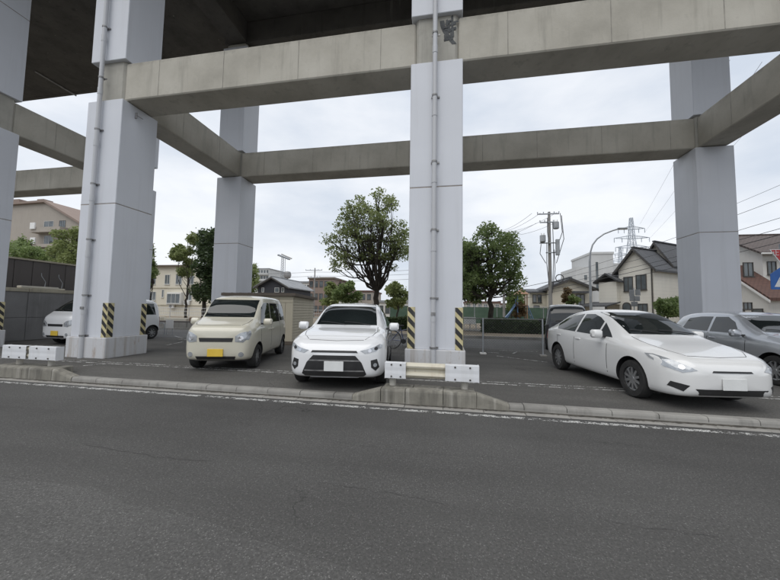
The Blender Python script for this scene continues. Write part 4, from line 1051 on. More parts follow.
def hedge(x0, x1, y0, y1, z1, label, seed, n):
    rr = random.Random(seed); t = thing('clipped_hedge', label, 'hedge', ((x0+x1)/2, (y0+y1)/2, .16), group='hedges along the park')
    MB().box(x0+.1, x1-.1, y0+.1, y1-.1, .16, z1-.1, .05).build('inner_branches', 'bark', t)
    pts = []
    for _ in range(n):
        f = rr.random(); x = rr.uniform(x0, x1); y = rr.uniform(y0, y1); z = rr.uniform(.2, z1)
        if f < .5: y = y0+rr.gauss(0, .05)
        elif f < .85: z = z1+rr.gauss(0, .05)+.06*math.sin(x*2.1)
        elif f < .92: x = rr.choice((x0, x1))+rr.gauss(0, .05)
        pts.append(Vector((x, y, z)))
    leaf_mesh('leaves', pts, .075, 'hedge', t, rr)
hedge(2.3, 9.5, 21.4, 22.2, .96, 'long dark clipped hedge right of the centre column', 1, 9000)
hedge(-5.4, .6, 21.4, 22.2, .98, 'dark clipped hedge behind the bicycle', 2, 8000)
hedge(9.9, 14.5, 21.6, 22.3, .92, 'dark clipped hedge behind the black van', 3, 5000)

# ------------------------------------------------------------------ playground
t = thing('play_slide', 'blue playground slide with orange tower behind the hedge', 'slide', tuple(at(512, 318, 27).xy)+(.16,))
b = at(497, 320, 27); a = at(516, 305, 27); b.z = .35
for s in (-.28, .28):
    MB().tube([b+Vector((0, s, .12)), b+Vector((.4, s, .16)), a+Vector((0, s, .12))], .05, 6).build('side_rail', 'slideblue', t)
MB().add([b+Vector((0, -.26, 0)), b+Vector((0, .26, 0)), a+Vector((0, .26, 0)), a+Vector((0, -.26, 0)), b+Vector((0, -.26, -.05)), b+Vector((0, .26, -.05)), a+Vector((0, .26, -.05)), a+Vector((0, -.26, -.05))],
         [(0, 1, 2, 3), (7, 6, 5, 4), (0, 4, 5, 1), (1, 5, 6, 2), (2, 6, 7, 3), (3, 7, 4, 0)]).build('chute', 'slideblue', t)
for dx in (.05, .75):
    for dy in (-.35, .35): MB().tube([(a.x+dx, a.y+dy, .16), (a.x+dx, a.y+dy, a.z+.9)], .045, 7).build('post', 'orange' if dx > .5 else 'slideblue', t)
MB().box(a.x-.0, a.x+.8, a.y-.36, a.y+.36, a.z-.06, a.z, .01).build('platform', 'orange', t)
MB().add([(a.x-.1, a.y-.5, a.z+.85), (a.x+.9, a.y-.5, a.z+.85), (a.x+.9, a.y+.5, a.z+.85), (a.x-.1, a.y+.5, a.z+.85), (a.x+.4, a.y, a.z+1.3)], [(0, 1, 4), (1, 2, 4), (2, 3, 4), (3, 0, 4), (3, 2, 1, 0)]).build('roof', 'orange', t)
for s in (-.32, .32): MB().tube([(a.x+.8, a.y+s, a.z), (a.x+1.5, a.y+s, .16)], .035, 6).build('ladder_rail', 'slideblue', t)
for i in range(6):
    q = (i+.5)/6; MB().tube([(a.x+.8+.7*q, a.y-.32, a.z+(.16-a.z)*q), (a.x+.8+.7*q, a.y+.32, a.z+(.16-a.z)*q)], .025, 6).build('rung', 'galv', t)
t = thing('net_fence', 'green netted fence at the back of the playground', 'fence', (2.5, 34, .16))
for i in range(9): MB().tube([(-6+i*2.2, 34, .16), (-6+i*2.2, 34, 2.05)], .04, 6).build('post', 'galv', t)
for i in range(8): MB().box(-5.97+i*2.2, -3.83+i*2.2, 33.99, 34.01, .3, 1.95).build('net_panel', 'greennet', t)
MB().tube([(-6, 34, 2.03), (11.6, 34, 2.03)], .03, 6).build('top_rail', 'galv', t)
for k, (u, lb) in enumerate(((467, 'white plastic garden chair on the pale slab, left one'), (473, 'white plastic garden chair on the pale slab, right one'))):
    p = at(u, 324, 23.5); t = thing('plastic_chair', lb, 'chair', (p.x, p.y, .2), group='white plastic chairs')
    x, y, z = p.x, p.y, .2
    for dx in (-.2, .2):
        for dy in (-.2, .2): MB().tube([(x+dx*1.1, y+dy*1.1, z), (x+dx, y+dy, z+.42)], .02, 5).build('leg', 'white', t)
    MB().box(x-.23, x+.23, y-.23, y+.23, z+.42, z+.46, .01).build('seat', 'white', t)
    MB().prism([(y+.18, z+.46), (y+.22, z+.46), (y+.32, z+.9), (y+.28, z+.9)], x-.21, x+.21, 'x').build('backrest', 'white', t)
tag(MB().box(at(461, 328, 23).x, at(482, 328, 23).x, 22.6, 24.4, .16, .2, .01).build('paving_slab', 'kerb'), None, None, kind='structure')

# ------------------------------------------------------------------ buildings
def window(t, x0, x1, z0, z1, y, fm='frame', split=1, sill=True, depth=.06):
    """window on a wall that faces -y at depth y"""
    f = MB(); w = .05
    f.box(x0-w, x1+w, y-depth, y+.02, z1, z1+w).box(x0-w, x1+w, y-depth, y+.02, z0-w, z0).box(x0-w, x0, y-depth, y+.02, z0, z1).box(x1, x1+w, y-depth, y+.02, z0, z1)
    for k in range(1, split): xm = x0+(x1-x0)*k/split; f.box(xm-.025, xm+.025, y-depth*.8, y+.02, z0, z1)
    o = f.build('window', fm, t)
    for k in range(split):
        a, b = x0+(x1-x0)*k/split, x0+(x1-x0)*(k+1)/split
        MB().box(a+.005, b-.005, y-.02, y+.01, z0+.003, z1-.003).build('pane', 'pane', o)
    if sill: MB().box(x0-w*1.6, x1+w*1.6, y-depth-.06, y-.001, z0-w-.06, z0-w-.005).build('sill', fm, o)
def window_x(t, y0, y1, z0, z1, x, fm='frame', s=1):
    """window on a wall that faces s*x"""
    w = .05; f = MB(); d = lambda a, b: (min(x+s*a, x+s*b), max(x+s*a, x+s*b))
    f.box(*d(-.02, .06), y0-w, y1+w, z1, z1+w).box(*d(-.02, .06), y0-w, y1+w, z0-w, z0).box(*d(-.02, .06), y0-w, y0, z0, z1).box(*d(-.02, .06), y1, y1+w, z0, z1)
    o = f.build('window', fm, t); MB().box(*d(-.01, .02), y0+.003, y1-.003, z0+.003, z1-.003).build('pane', 'pane', o)
def gable(t, x0, x1, y0, y1, z0, ze, zr, wall, roof, over=.35, tk=.16, ridge='y', fascia='frame'):
    """house body with a gable roof; ridge along y (gable faces the camera) or x"""
    if ridge == 'y':
        xm = (x0+x1)/2
        MB().prism([(x0, z0), (x1, z0), (x1, ze), (xm, zr), (x0, ze)], y0, y1, 'y').build('wall', wall, t)
        sl = (zr-ze)/(xm-x0); rf = MB()
        rf.prism([(x0-over, ze-over*sl+.02), (xm, zr+.02), (x1+over, ze-over*sl+.02), (x1+over, ze-over*sl+.02+tk), (xm, zr+.02+tk*1.1), (x0-over, ze-over*sl+.02+tk)], y0-over, y1+over, 'y')
        r = rf.build('roof', roof, t)
        fb = MB().prism([(x0-over, ze-over*sl-.08), (xm, zr-.08), (x1+over, ze-over*sl-.08), (x1+over, ze-over*sl+.1), (xm, zr+.1), (x0-over, ze-over*sl+.1)], y0-over-.03, y0-over-.002, 'y').build('bargeboard', fascia, r)
        MB().box(xm-.12, xm+.12, y0-over, y1+over, zr+tk, zr+tk+.12, .03).build('ridge_tile', roof, r)
    else:
        ym = (y0+y1)/2
        MB().prism([(y0, z0), (y1, z0), (y1, ze), (ym, zr), (y0, ze)], x0, x1, 'x').build('wall', wall, t)
        sl = (zr-ze)/(ym-y0)
        r = MB().prism([(y0-over, ze-over*sl+.02), (ym, zr+.02), (y1+over, ze-over*sl+.02), (y1+over, ze-over*sl+.02+tk), (ym, zr+.02+tk*1.1), (y0-over, ze-over*sl+.02+tk)], x0-over, x1+over, 'x').build('roof', roof, t)
        MB().box(x0-over, x1+over, y0-over-.12, y0-over-.002, ze-over*sl+.0, ze-over*sl+.12, .02).build('gutter', fascia, r)
        MB().box(x0-over, x1+over, ym-.12, ym+.12, zr+tk, zr+tk+.12, .03).build('ridge_tile', roof, r)
def span(u0, u1, v0, v1, Y): 
    p, q = at(u0, v1, Y), at(u1, v0, Y); return p.x, q.x, p.z, q.z
G0 = .16
# cream house with steep gable and grey slate roof, its front turned to the left
HP = at(655, 312, 30)                                 # front right corner
t = thing('gabled_house', 'cream house with steep front gable and slate roof left of the back right column', 'house', (HP.x, HP.y, G0))
HA = R(56); HD = Vector((-math.cos(HA), math.sin(HA), 0))
dl = FW+RT*((619-390)/FPX); k_ = (HP.x*dl.y-HP.y*dl.x)/(HD.y*dl.x-HD.x*dl.y)     # width of the gable front
hx, hy = HP.x, HP.y; x0, x1, Yh1 = hx-k_, hx, hy; w4 = k_
mid = Vector((hx, hy, 0))+HD*(k_/2); ze = at(655, 267, 30).z; zr = at(634, 250, mid.y).z
gable(t, x0, x1, Yh1, Yh1+6.5, G0, ze, zr, 'ivory', 'slate', .35)
gable(t, x0+.3, x1-.25, Yh1+3.2, Yh1+9.5, G0, ze+.7, zr+.85, 'beige', 'slate', .35)
zw = lambda v: at(636, v, (hy+mid.y)/2).z
for f0, f1, z0_, z1_ in ((.17, .41, zw(290), zw(276)), (.53, .79, zw(289), zw(275)), (.56, .8, zw(313), zw(304))):
    window(t, x0+f0*w4, x0+f1*w4, z0_, z1_, Yh1, 'frame', 2)
xa_, xb_ = x0+.1*w4, x0+.36*w4; zd = zw(306)
ar = [(xa_, G0), (xb_, G0), (xb_, zd)]+arcpts((xa_+xb_)/2, zd, (xb_-xa_)/2, .35, 0, 180, 8)+[(xa_, zd)]
o = MB().prism(ar, Yh1-.07, Yh1+.01, 'y').build('arched_door', 'frame', t); MB().prism([(x*.8+.2*(xa_+xb_)/2, z*.95+.03) for x, z in ar], Yh1-.09, Yh1-.073, 'y').build('pane', 'pane', o)
bx0, bx1 = x0-1.5, x0+.1; zb0, zb1 = zw(304), zw(280)
MB().box(bx0, bx1, Yh1-.5, Yh1+2.2, zb0, zb1).build('bay', 'ivory', t)
MB().prism([(bx0-.35, zb1-.1), ((bx0+bx1)/2, zb1+.65), (bx1+.35, zb1-.1), (bx1+.35, zb1+.04), ((bx0+bx1)/2, zb1+.82), (bx0-.35, zb1+.04)], Yh1-.85, Yh1+2.4, 'y').build('bay_roof', 'slate', t)
MB().prism([(Yh1-1.9, zb0-.25), (Yh1-.001, zb0+.15), (Yh1-.001, zb0+.26), (Yh1-1.9, zb0-.13)], x0-2.6, x0+.04*w4, 'x').build('porch_roof', 'slate', t)
for x in (x0-2.4, x0-.1): MB().box(x-.06, x+.06, Yh1-1.8, Yh1-1.68, G0, zb0-.22).build('porch_post', 'frame', t)
MB().box(bx0, bx1-.2, Yh1+.3, Yh1+2.1, G0, zb0-.001).build('entrance', 'beige', t)
MB().tube([(x1-.12, Yh1-.06, G0), (x1-.12, Yh1-.06, ze)], .05, 6).build('downpipe', 'frame', t)
window_x(t, Yh1+4.2, Yh1+5.2, 3.2, 4.3, x1+.001)
t.rotation_euler = (0, 0, -HA)

# small beige gabled house with annex
t = thing('gabled_house', 'small beige house with low gable behind the black van', 'house', (12, 37, G0))
x0, x1, _, zt = span(548, 592, 279, 312, 34); zr = at(570, 280, 34).z; ze = at(592, 289, 34).z
gable(t, x0, x1, 34, 40, G0, ze, zr, 'cream', 'slate', .4)
a = span(530, 547, 292, 312, 34.6); MB().box(a[0], a[1], 34.6, 39, G0, a[3]).build('annex', 'cream', t)
MB().prism([(34.3, a[3]-.1), (39.2, a[3]+.5), (39.2, a[3]+.62), (34.3, a[3]+.03)], a[0]-.2, a[1], 'x').build('annex_roof', 'slate', t)
for u0, u1, v0, v1 in ((533, 536, 295, 302), (538, 541, 295, 302), (534, 539, 306, 311)):
    a = span(u0, u1, v0, v1, 34.6); window(t, *a, 34.6, 'frame', 1)
a = span(577, 584, 295, 309, 34); window(t, *a, 34, 'frame', 2)
a = span(573, 589, 292, 293, 33.4); MB().box(a[0], a[1], 33.3, 34, a[2], a[3]+.08).build('canopy', 'slate', t)

# white stepped building
t = thing('white_building', 'plain white stepped building rising between the two gabled houses', 'building', (22, 58, G0))
a = span(592, 613, 254, 310, 56); MB().box(a[0], a[1], 56, 64, G0, a[3]).build('tower', 'greyblock', t); MB().box(a[0]-.1, a[1]+.1, 55.9, 64.1, a[3], a[3]+.35).build('parapet', 'greyblock', t)
b = span(577, 592, 267, 310, 55); MB().box(b[0], b[1], 55, 62, G0, b[3]).build('wing', 'greyblock', t)
c_ = span(612, 640, 263, 310, 58); MB().box(c_[0], c_[1], 58, 66, G0, c_[3]).build('wing', 'greyblock', t)
for (u0, u1, v0, v1, y) in ((584, 587, 275, 280, 55), (584, 587, 288, 293, 55), (596, 598, 262, 290, 56)):
    w = span(u0, u1, v0, v1, y); window(t, *w, y, 'framew', 1, False)

# white house with red roof at right edge
t = thing('red_roofed_house', 'white house with red brown tiled roofs at the right edge', 'house', (29, 33, G0))
x0 = 24.6; Yh = 30.
ze = at(760, 252, Yh).z
gable(t, x0, x0+9, Yh, Yh+7, G0, ze, ze+1.9, 'whitewall', 'brownroof', .5, ridge='x', fascia='white')
zl_ = at(760, 285, Yh-1.4).z
MB().box(x0+1, x0+8.6, Yh-1.5, Yh-.001, G0, zl_).build('lower_wing', 'whitewall', t)
MB().prism([(Yh-2, zl_-.1), (Yh-.002, zl_+.75), (Yh-.002, zl_+.9), (Yh-2, zl_+.03)], x0+.6, x0+9, 'x').build('lower_roof', 'redroof', t)
for u0, u1, v0, v1, y in ((744, 752, 263, 276, Yh), (768, 775, 262, 274, Yh), (744, 751, 303, 309, Yh-1.5), (764, 776, 298, 311, Yh-1.5)):
    a = span(u0, u1, v0, v1, y); window(t, *a, y, 'frame', 2)
window_x(t, Yh+2, Yh+3.4, 4.2, 5.4, x0-.001, 'frame', -1)
MB().prism([(28.0, G0), (31.4, G0), (31.4, 5.25), (28.0, 2.85)], x0-1.4, x0-.001, 'x').build('side_wing', 'whitewall', t)
sr = MB().prism([(27.5, 2.6), (31.6, 5.5), (31.6, 5.72), (27.5, 2.82)], x0-1.75, x0-.001, 'x').build('side_roof', 'redroof', t)
MB().prism([(27.45, 2.45), (31.6, 5.38), (31.6, 5.56), (27.45, 2.63)], x0-1.79, x0-1.752, 'x').build('bargeboard', 'white', sr)
for ya, yb in ((28.5, 29.3), (30.0, 31.0)): window_x(t, ya, yb, 1.0, 2.0, x0-1.401, 'frame', -1)

# beige apartment block at left
t = thing('apartment_block', 'beige three storey apartment block with bay window seen beside the left column', 'building', (-38, 44, G0))
Ya = 40.; a = span(132, 212, 266, 312, Ya)
MB().box(a[0], a[1], Ya, Ya+10, G0, a[3]).build('wall', 'cream', t)
MB().prism([(Ya-.5, a[3]-.05), (Ya+10, a[3]+1.1), (Ya+10, a[3]+1.3), (Ya-.5, a[3]+.15)], a[0]-.4, a[1]+.4, 'x').build('roof', 'shedroof', t)
w = span(167, 180, 294, 303, Ya-.6); MB().box(w[0]-.15, w[1]+.15, Ya-.6, Ya-.001, w[2]-.25, w[3]+.25, .03).build('bay', 'whitewall', t); window(t, *w, Ya-.6, 'framew', 3)
for u0, u1, v0, v1 in ((162, 164, 290, 297), (186, 192, 292, 300), (165, 170, 275, 284), (176, 182, 275, 284), (188, 194, 275, 284), (150, 156, 275, 284), (150, 156, 292, 300)):
    q = span(u0, u1, v0, v1, Ya); window(t, *q, Ya, 'framew', 2 if u1-u0 > 4 else 1)
for z in (at(160, 305, Ya).z, at(160, 288, Ya).z): MB().box(a[0], a[1], Ya-.08, Ya-.001, z-.06, z+.06).build('string_course', 'coping', t)
for u, v in ((171, 306), (186, 303)):
    p = at(u, v, Ya-.4); ac = MB().box(p.x-.4, p.x+.4, Ya-.4, Ya-.1, p.z-.3, p.z+.3, .03).build('air_conditioner', 'white', t)
    MB().lathe([(.22, Ya-.41), (.2, Ya-.43), (.04, Ya-.43), (.0, Ya-.43)], (p.x-.1, 0, p.z), 'y', 14).build('fan_grille', 'bracket', ac)

# pinkish apartment block at far left
t = thing('apartment_block', 'pinkish brown apartment block with balconies behind the trees at far left', 'building', (-95, 66, G0))
Yp = 60.; xa, xb = at(-6, 205, Yp).x, at(96, 225, Yp).x; z1 = at(13, 206, Yp).z; zp = at(45, 203, Yp).z; z2 = at(75, 222, Yp).z
pk_ = at(47, 203, Yp)
MB().prism([(xa, G0), (xb, G0), (xb, at(90, 233, Yp).z), (pk_.x, pk_.z), (xa, z1)], Yp, Yp+14, 'y').build('wall', 'pinkwall', t)
MB().prism([(xa-.5, z1), (pk_.x, pk_.z), (xb+.5, at(90, 233, Yp).z-.2), (xb+.5, at(90, 233, Yp).z+.3), (pk_.x, pk_.z+.5), (xa-.5, z1+.5)], Yp-.7, Yp+14.5, 'y').build('roof', 'brownhouse', t)
for u in (21, 45): p = at(u, 204, Yp+3); MB().box(p.x-1, p.x+1, Yp+2, Yp+4, p.z-1, p.z+.9).build('chimney', 'brownhouse', t)
for va, vb in ((222, 232), (239, 247), (255, 262)):
    q0, q1 = at(30, vb, Yp-1.6), at(60, vb, Yp-1.6); zb, zt_ = at(45, vb, Yp-1.6).z, at(45, va+5, Yp-1.6).z
    bal = MB().box(q0.x, q1.x, Yp-1.7, Yp-1.5, zb, zt_).box(q0.x, q0.x+.2, Yp-1.5, Yp-.01, zb, zt_).box(q1.x-.2, q1.x, Yp-1.5, Yp-.01, zb, zt_).box(q0.x+.21, q1.x-.21, Yp-1.49, Yp-.01, zb, zb+.25).build('balcony', 'pinkwall', t)
    q = at(45, va-1, Yp); window(t, q0.x+1.5, q0.x+4.2, zb+.6, zb+3., Yp, 'framew', 2, False); window(t, q0.x+6., q1.x-1., zb+.6, zb+3., Yp, 'frame', 3, False)
    p = at(31, (va+vb)/2, Yp-1.9); MB().box(q0.x+.4, q0.x+1.8, Yp-2.0, Yp-1.72, zb+.7, zb+2.2, .04).build('air_conditioner', 'white', bal)

# dark gabled house behind the shed, its neighbours and far blocks
t = thing('gabled_house', 'charcoal gabled house seen above the shed roof', 'house', (-15, 47, G0))
Yd = 42.; x0, x1 = at(258, 288, Yd).x, at(287, 288, Yd).x
gable(t, x0, x1, Yd, Yd+8, G0, at(258, 286.5, Yd).z, at(273, 278, Yd).z, 'darkhouse', 'greyroof', .5)
for u0, u1 in ((262, 264), (275, 279), (282, 284)): q = span(u0, u1, 288, 292, Yd); window(t, *q, Yd, 'framew', 1, False)
def block(name, label, u0, u1, v0, Y, wall, rows, cols_, roofm='greyroof', fm='frame', dep=10, rail=False):
    a = span(u0, u1, v0, 312, Y); t = thing(name, label, 'building', ((a[0]+a[1])/2, Y+dep/2, G0), group='buildings beyond the park')
    MB().box(a[0], a[1], Y, Y+dep, G0, a[3]).build('wall', wall, t); MB().box(a[0]-.2, a[1]+.2, Y-.2, Y+dep+.2, a[3], a[3]+.35).build('roof', roofm, t)
    H = (a[3]-G0)/max(rows, 1); w = (a[1]-a[0])/max(cols_, 1)
    for r in range(rows):
        for c in range(cols_):
            window(t, a[0]+(c+.2)*w, a[0]+(c+.8)*w, G0+r*H+H*.35, G0+r*H+H*.8, Y, fm, 2, False)
        if rail: MB().box(a[0], a[1], Y-1.2, Y-.1, G0+r*H, G0+r*H+H*.3).build('balcony', wall, t)
    return t
block('tower_block', 'far grey tower block with balcony bands left of the antenna mast', 256, 269, 269, 130, 'greyblock', 7, 4, rail=True, dep=18)
block('far_building', 'brown flat roofed building behind the light tree by the shed', 308, 334, 279, 60, 'brownhouse', 3, 5, roofm='shedroof')
block('far_building', 'low grey roofed building between the charcoal house and the brown building', 293, 311, 283, 66, 'whitewall', 3, 4)
block('far_building', 'pale low building behind the tall camphor', 343, 372, 292, 70, 'pinkwall', 2, 5, roofm='redroof')
block('far_building', 'pale low building behind the bicycle', 378, 416, 303, 48, 'whitewall', 1, 6)
block('far_building', 'far pinkish building behind the playground', 466, 500, 303, 75, 'pinkwall', 2, 6, roofm='redroof', fm='framew')
block('far_building', 'far white building behind the play slide', 500, 530, 305, 80, 'whitewall', 2, 5, roofm='redroof')
block('far_building', 'long pale building behind the beige apartment block', 214, 258, 296, 60, 'whitewall', 2, 7)
block('far_building', 'long low grey building far behind the grey wall', -60, 10, 292, 80, 'greyblock', 2, 9)
block('far_building', 'long pale terrace beyond the red roofed house', 800, 900, 270, 60, 'whitewall', 2, 8, roofm='redroof')
t = thing('red_roofed_cottage', 'small cottage with dark red roof left of the camphor trunk', 'house', (-9, 42, G0))
a = span(335, 346, 292, 312, 40); gable(t, a[0], a[1], 40, 45, G0, a[3], a[3]+1.3, 'whitewall', 'redroof', .35)
q = span(338, 343, 296, 301, 40); window(t, *q, 40, 'framew', 2, False)

# ------------------------------------------------------------------ poles, lamps, signs, wires
def insul(mb, p): mb.tube([p, (p[0], p[1], p[2]+.14)], [.03, .045], 6)
def power_pole(u, vtop, Y, label, r=.16, full=True, arms=((.0, 1.0), (.75, .8))):
    top = at(u, vtop, Y); x, z = top.x, top.z
    t = thing('utility_pole', label, 'utility pole', (x, Y, G0), group='utility poles')
    MB().tube([(x, Y, G0), (x, Y, z)], [r, r*.6], 12).build('post', 'pole', t, smooth=True)
    for dz, w in arms:
        b = MB().box(x-w, x+w*.8, Y-.13, Y-.05, z-dz-.25, z-dz-.15)
        for k in (-1, -.5, .4, .8): insul(b, (x+w*k*.98, Y-.09, z-dz-.15))
        b.build('cross_arm', 'galv', t)
    if full:
        for dx, dz in ((-.62, 2.15), (.48, 1.0)):
            tr = MB(); tr.tube([(x+dx, Y-.25, z-dz-.6), (x+dx, Y-.25, z-dz-.55), (x+dx, Y-.25, z-dz)], [.18, .24, .24], 14)
            o = tr.build('transformer', 'galv', t, smooth=True); MB().tube([(x+dx-.1, Y-.25, z-dz), (x+dx-.1, Y-.25, z-dz+.2)], .035, 6).tube([(x+dx+.1, Y-.25, z-dz), (x+dx+.1, Y-.25, z-dz+.2)], .035, 6).build('bushing', 'whitewall', o)
        MB().box(x-.85, x+.75, Y-.2, Y-.1, z-2.85, z-2.76).build('cross_arm', 'galv', t)
        MB().box(x-.35, x+.8, Y-.2, Y-.1, z-3.7, z-3.62).build('cross_arm', 'galv', t)
        MB().box(x+.45, x+.75, Y-.3, Y-.05, z-3.9, z-2.5, .03).build('switch_box', 'galv', t)
        cb = MB()
        for dx, z0, z1 in ((.22, 1, 7.2), (.95, .4, 4.6), (-.28, 2.8, 6.5), (.85, .2, 3.6), (-.75, 2.9, 4.6), (.3, 3.4, 6.9), (-.2, .6, 3.)):
            cb.tube([(x+dx, Y-.2, z-z0), (x+dx*1.15, Y-.25, z-(z0+z1)/2), (x+dx*.5, Y-.18, z-z1)], .03, 5)
        cb.build('cable_loop', 'wire', t)
        MB().lathe([(.32, -.03), (.36, 0), (.32, .03), (.28, 0), (.32, -.03)], (x+.75, Y-.1, z-5.9), 'y', 18).build('cable_coil', 'wire', t)
    return top
pt = power_pole(549, 212, 30, 'tall concrete utility pole with transformers left of the street lamp', .18)
pt2 = power_pole(509, 231, 42, 'utility pole showing its cross arm above the broad camphor', .15, False)
pt3 = power_pole(315, 268, 50, 'distant utility pole above the shed corner', .14, False, ((.2, 1.6), (1.4, 1.2)))
p = at(504, 312, 32); t = thing('utility_pole', 'grey pole standing behind the broad camphor', 'utility pole', (p.x, 32, G0), group='utility poles')
MB().tube([(p.x, 32, G0), (p.x, 32, at(504, 262, 32).z)], [.13, .09], 10).build('post', 'pole', t, smooth=True)

# street lamp with long curved arm
b0 = at(591, 314, 26); t = thing('street_lamp', 'tall grey street lamp with long curved arm right of the utility pole', 'street lamp', (b0.x, 26, G0))
path = [Vector((b0.x, 26, G0)), Vector((b0.x, 26, at(590, 262, 26).z))]+[at(u, v, 26) for u, v in ((590.5, 252), (592.5, 245), (597, 239), (604, 234), (613, 230.5), (620, 228.5))]
MB().tube(path, [.1, .075]+[.055]*6, 10).build('pole', 'galv', t, smooth=True)
h0 = at(619, 228.5, 26); MB().box(h0.x-.1, h0.x+.55, 25.88, 26.12, h0.z-.06, h0.z+.05, .03).build('lamp_head', 'galv', t)
MB().box(h0.x+.02, h0.x+.5, 25.92, 26.08, h0.z-.09, h0.z-.06).build('lens', 'whitewall', t)
MB().box(b0.x-.18, b0.x+.18, 25.82, 26.18, G0, G0+.03).build('base_plate', 'galv', t)

# lattice pylons
def pylon(u, vtop, Y, label, s=1., H=None):
    top = at(u, vtop, Y); t = thing('power_pylon', label, 'pylon', (top.x, Y, G0), group='distant pylons'); x, z = top.x, top.z; h = z-G0
    mb = MB(); wb, wt = h*.09, h*.021
    def hw(q): return wb+(wt-wb)*min(1, q/.8) if q < .8 else wt*(1-(q-.8)*2.5)
    cs = ((-1, -1), (1, -1), (1, 1), (-1, 1)); lv = [0, .14, .27, .39, .5, .59, .67, .74, .8, .86, .92, .97, 1]
    for a, b in zip(lv[:-1], lv[1:]):
        for i, c in enumerate(cs):
            d = cs[(i+1) % 4]; A = lambda cc, q: (x+cc[0]*hw(q), Y+cc[1]*hw(q), G0+h*q)
            mb.tube([A(c, a), A(c, b)], .13*s, 4, False); mb.tube([A(c, a), A(d, b)], .06*s, 3, False); mb.tube([A(d, a), A(c, b)], .06*s, 3, False); mb.tube([A(c, b), A(d, b)], .06*s, 3, False)
    mb.build('lattice_tower', 'pylon', t)
    for q, w in ((.69, .15), (.785, .16), (.88, .12)):
        am = MB(); zz = G0+h*q
        for sgn in (-1, 1):
            for dy in (-1, 1): am.tube([(x, Y+dy*hw(q), zz), (x+sgn*h*w, Y, zz+.01*h)], .09*s, 3, False); am.tube([(x, Y+dy*hw(q), zz+h*.035), (x+sgn*h*w, Y, zz+.01*h)], .09*s, 3, False)
            for k in (.3, .6, .85): am.tube([(x+sgn*h*w*k, Y, zz), (x+sgn*h*w*k, Y, zz+h*.035*(1-k)+.01*h)], .06*s, 3, False)
            for k in (.55, 1.): am.tube([(x+sgn*h*w*k, Y, zz+.01*h), (x+sgn*h*w*k, Y, zz-.035*h)], .14*s, 4)
        am.build('cross_arm', 'pylon', t)
    return top
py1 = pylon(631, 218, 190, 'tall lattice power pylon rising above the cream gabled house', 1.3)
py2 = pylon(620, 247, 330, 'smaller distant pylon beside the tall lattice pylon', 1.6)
# floodlight mast above the charcoal house
tp = at(283.5, 257, 95); t = thing('floodlight_mast', 'lattice floodlight mast with tilted lamp bar above the charcoal house', 'mast', (tp.x, 95, G0))
mb = MB()
for dx in (-.45, .45):
    for dy in (-.45, .45): mb.tube([(tp.x+dx, 95+dy, G0), (tp.x+dx, 95+dy, tp.z)], .08, 4)
zz = at(283, 280, 95).z
while zz < tp.z-.8:
    mb.tube([(tp.x-.45, 94.55, zz), (tp.x+.45, 94.55, zz+.8)], .05, 3, False).tube([(tp.x+.45, 94.55, zz), (tp.x-.45, 94.55, zz+.8)], .05, 3, False); zz += .8
mb.build('mast', 'galv', t)
q0, q1 = at(278.5, 255, 95), at(290, 259.5, 95)
MB().tube([q0, q1], .25, 5).tube([q0+Vector((.6, .8, .4)), q1+Vector((.2, .8, .4))], .2, 5).build('lamp_bar', 'bracket', t)
for k in range(6):
    p = q0+(q1-q0)*(k+.3)/6; MB().tube([p+Vector((0, -.5, -.1)), p+Vector((0, .1, .2))], [.32, .2], 8).build('floodlight', 'pylon', t)
bb = at(287.5, 275, 94); tag(MB().lathe([(0.01, -1.2), (.9, -1.), (1.2, 0), (.9, 1.), (.01, 1.2)], tuple(bb), 'z', 14).tube([bb, (bb.x, bb.y, G0)], .2, 6).build('water_tank', 'bracket', smooth=True), 'dark round tank on a post right of the floodlight mast', 'tank')

# wires: each a cable with sag
def cable(pts, r, m, label, sag=.02):
    a, b = Vector(pts[0]), Vector(pts[1]); L = (b-a).length; path = []
    for i in range(15):
        q = i/14; path.append(a+(b-a)*q-Vector((0, 0, sag*L*4*q*(1-q))))
    tag(MB().tube(path, r, 5).build('power_cable', m, smooth=True), label, 'cable', 'overhead cables')
x, z = pt.x, pt.z
W = [((x+1., 29.9, z-5.6), at(860, 168, 15), .011, 'cable from the utility pole to the right edge, highest one'), ((x+.6, 29.9, z-6.0), at(860, 193, 15), .011, 'cable from the utility pole to the right edge, second from the top'),
     ((x+.2, 29.9, z-6.5), at(860, 206, 15), .013, 'cable from the utility pole to the right edge, third from the top'), ((x+.2, 29.9, z-6.8), at(860, 213, 15), .018, 'cable from the utility pole to the right edge, fourth from the top'),
     ((x+.2, 29.9, z-7.1), at(860, 222, 15), .013, 'cable from the utility pole to the right edge, lowest one')]
for a, b, r, lb in W: cable((a, b), r, 'wire', lb, .012)
for k, (dx, dz, lb) in enumerate(((-1.45, .1, 'highest'), (-.75, .1, 'second'), (.6, .1, 'third'), (-1.1, 1., 'fourth'), (.5, 1., 'lowest'))):
    cable(((x+dx, 29.9, z-dz), (pt2.x+dx*.8, 41.9, pt2.z-dz*.6)), .014, 'wire', f'thin cable from the utility pole to the camphor top, {lb} one', .02)
for k, (v, lb) in enumerate(((272, 'highest'), (276, 'middle'), (281, 'lowest'))):
    cable((at(315, v, 50), at(225, v+2, 58)), .022, 'wire', f'distant cable left of the far utility pole, {lb} one', .006)
    cable((at(315, v, 50), at(470, v-6, 44)), .022, 'wire', f'distant cable from the far utility pole towards the camphor, {lb} one', .012)
for k, (dz, lb) in enumerate(((6.2, 'upper'), (6.9, 'middle'), (7.3, 'lower'))):
    cable(((x-.1, 29.9, z-dz), at(440, 300+k*3, 40)), .022, 'wire', f'cable from the utility pole down behind the broad camphor, {lb} one', .012)
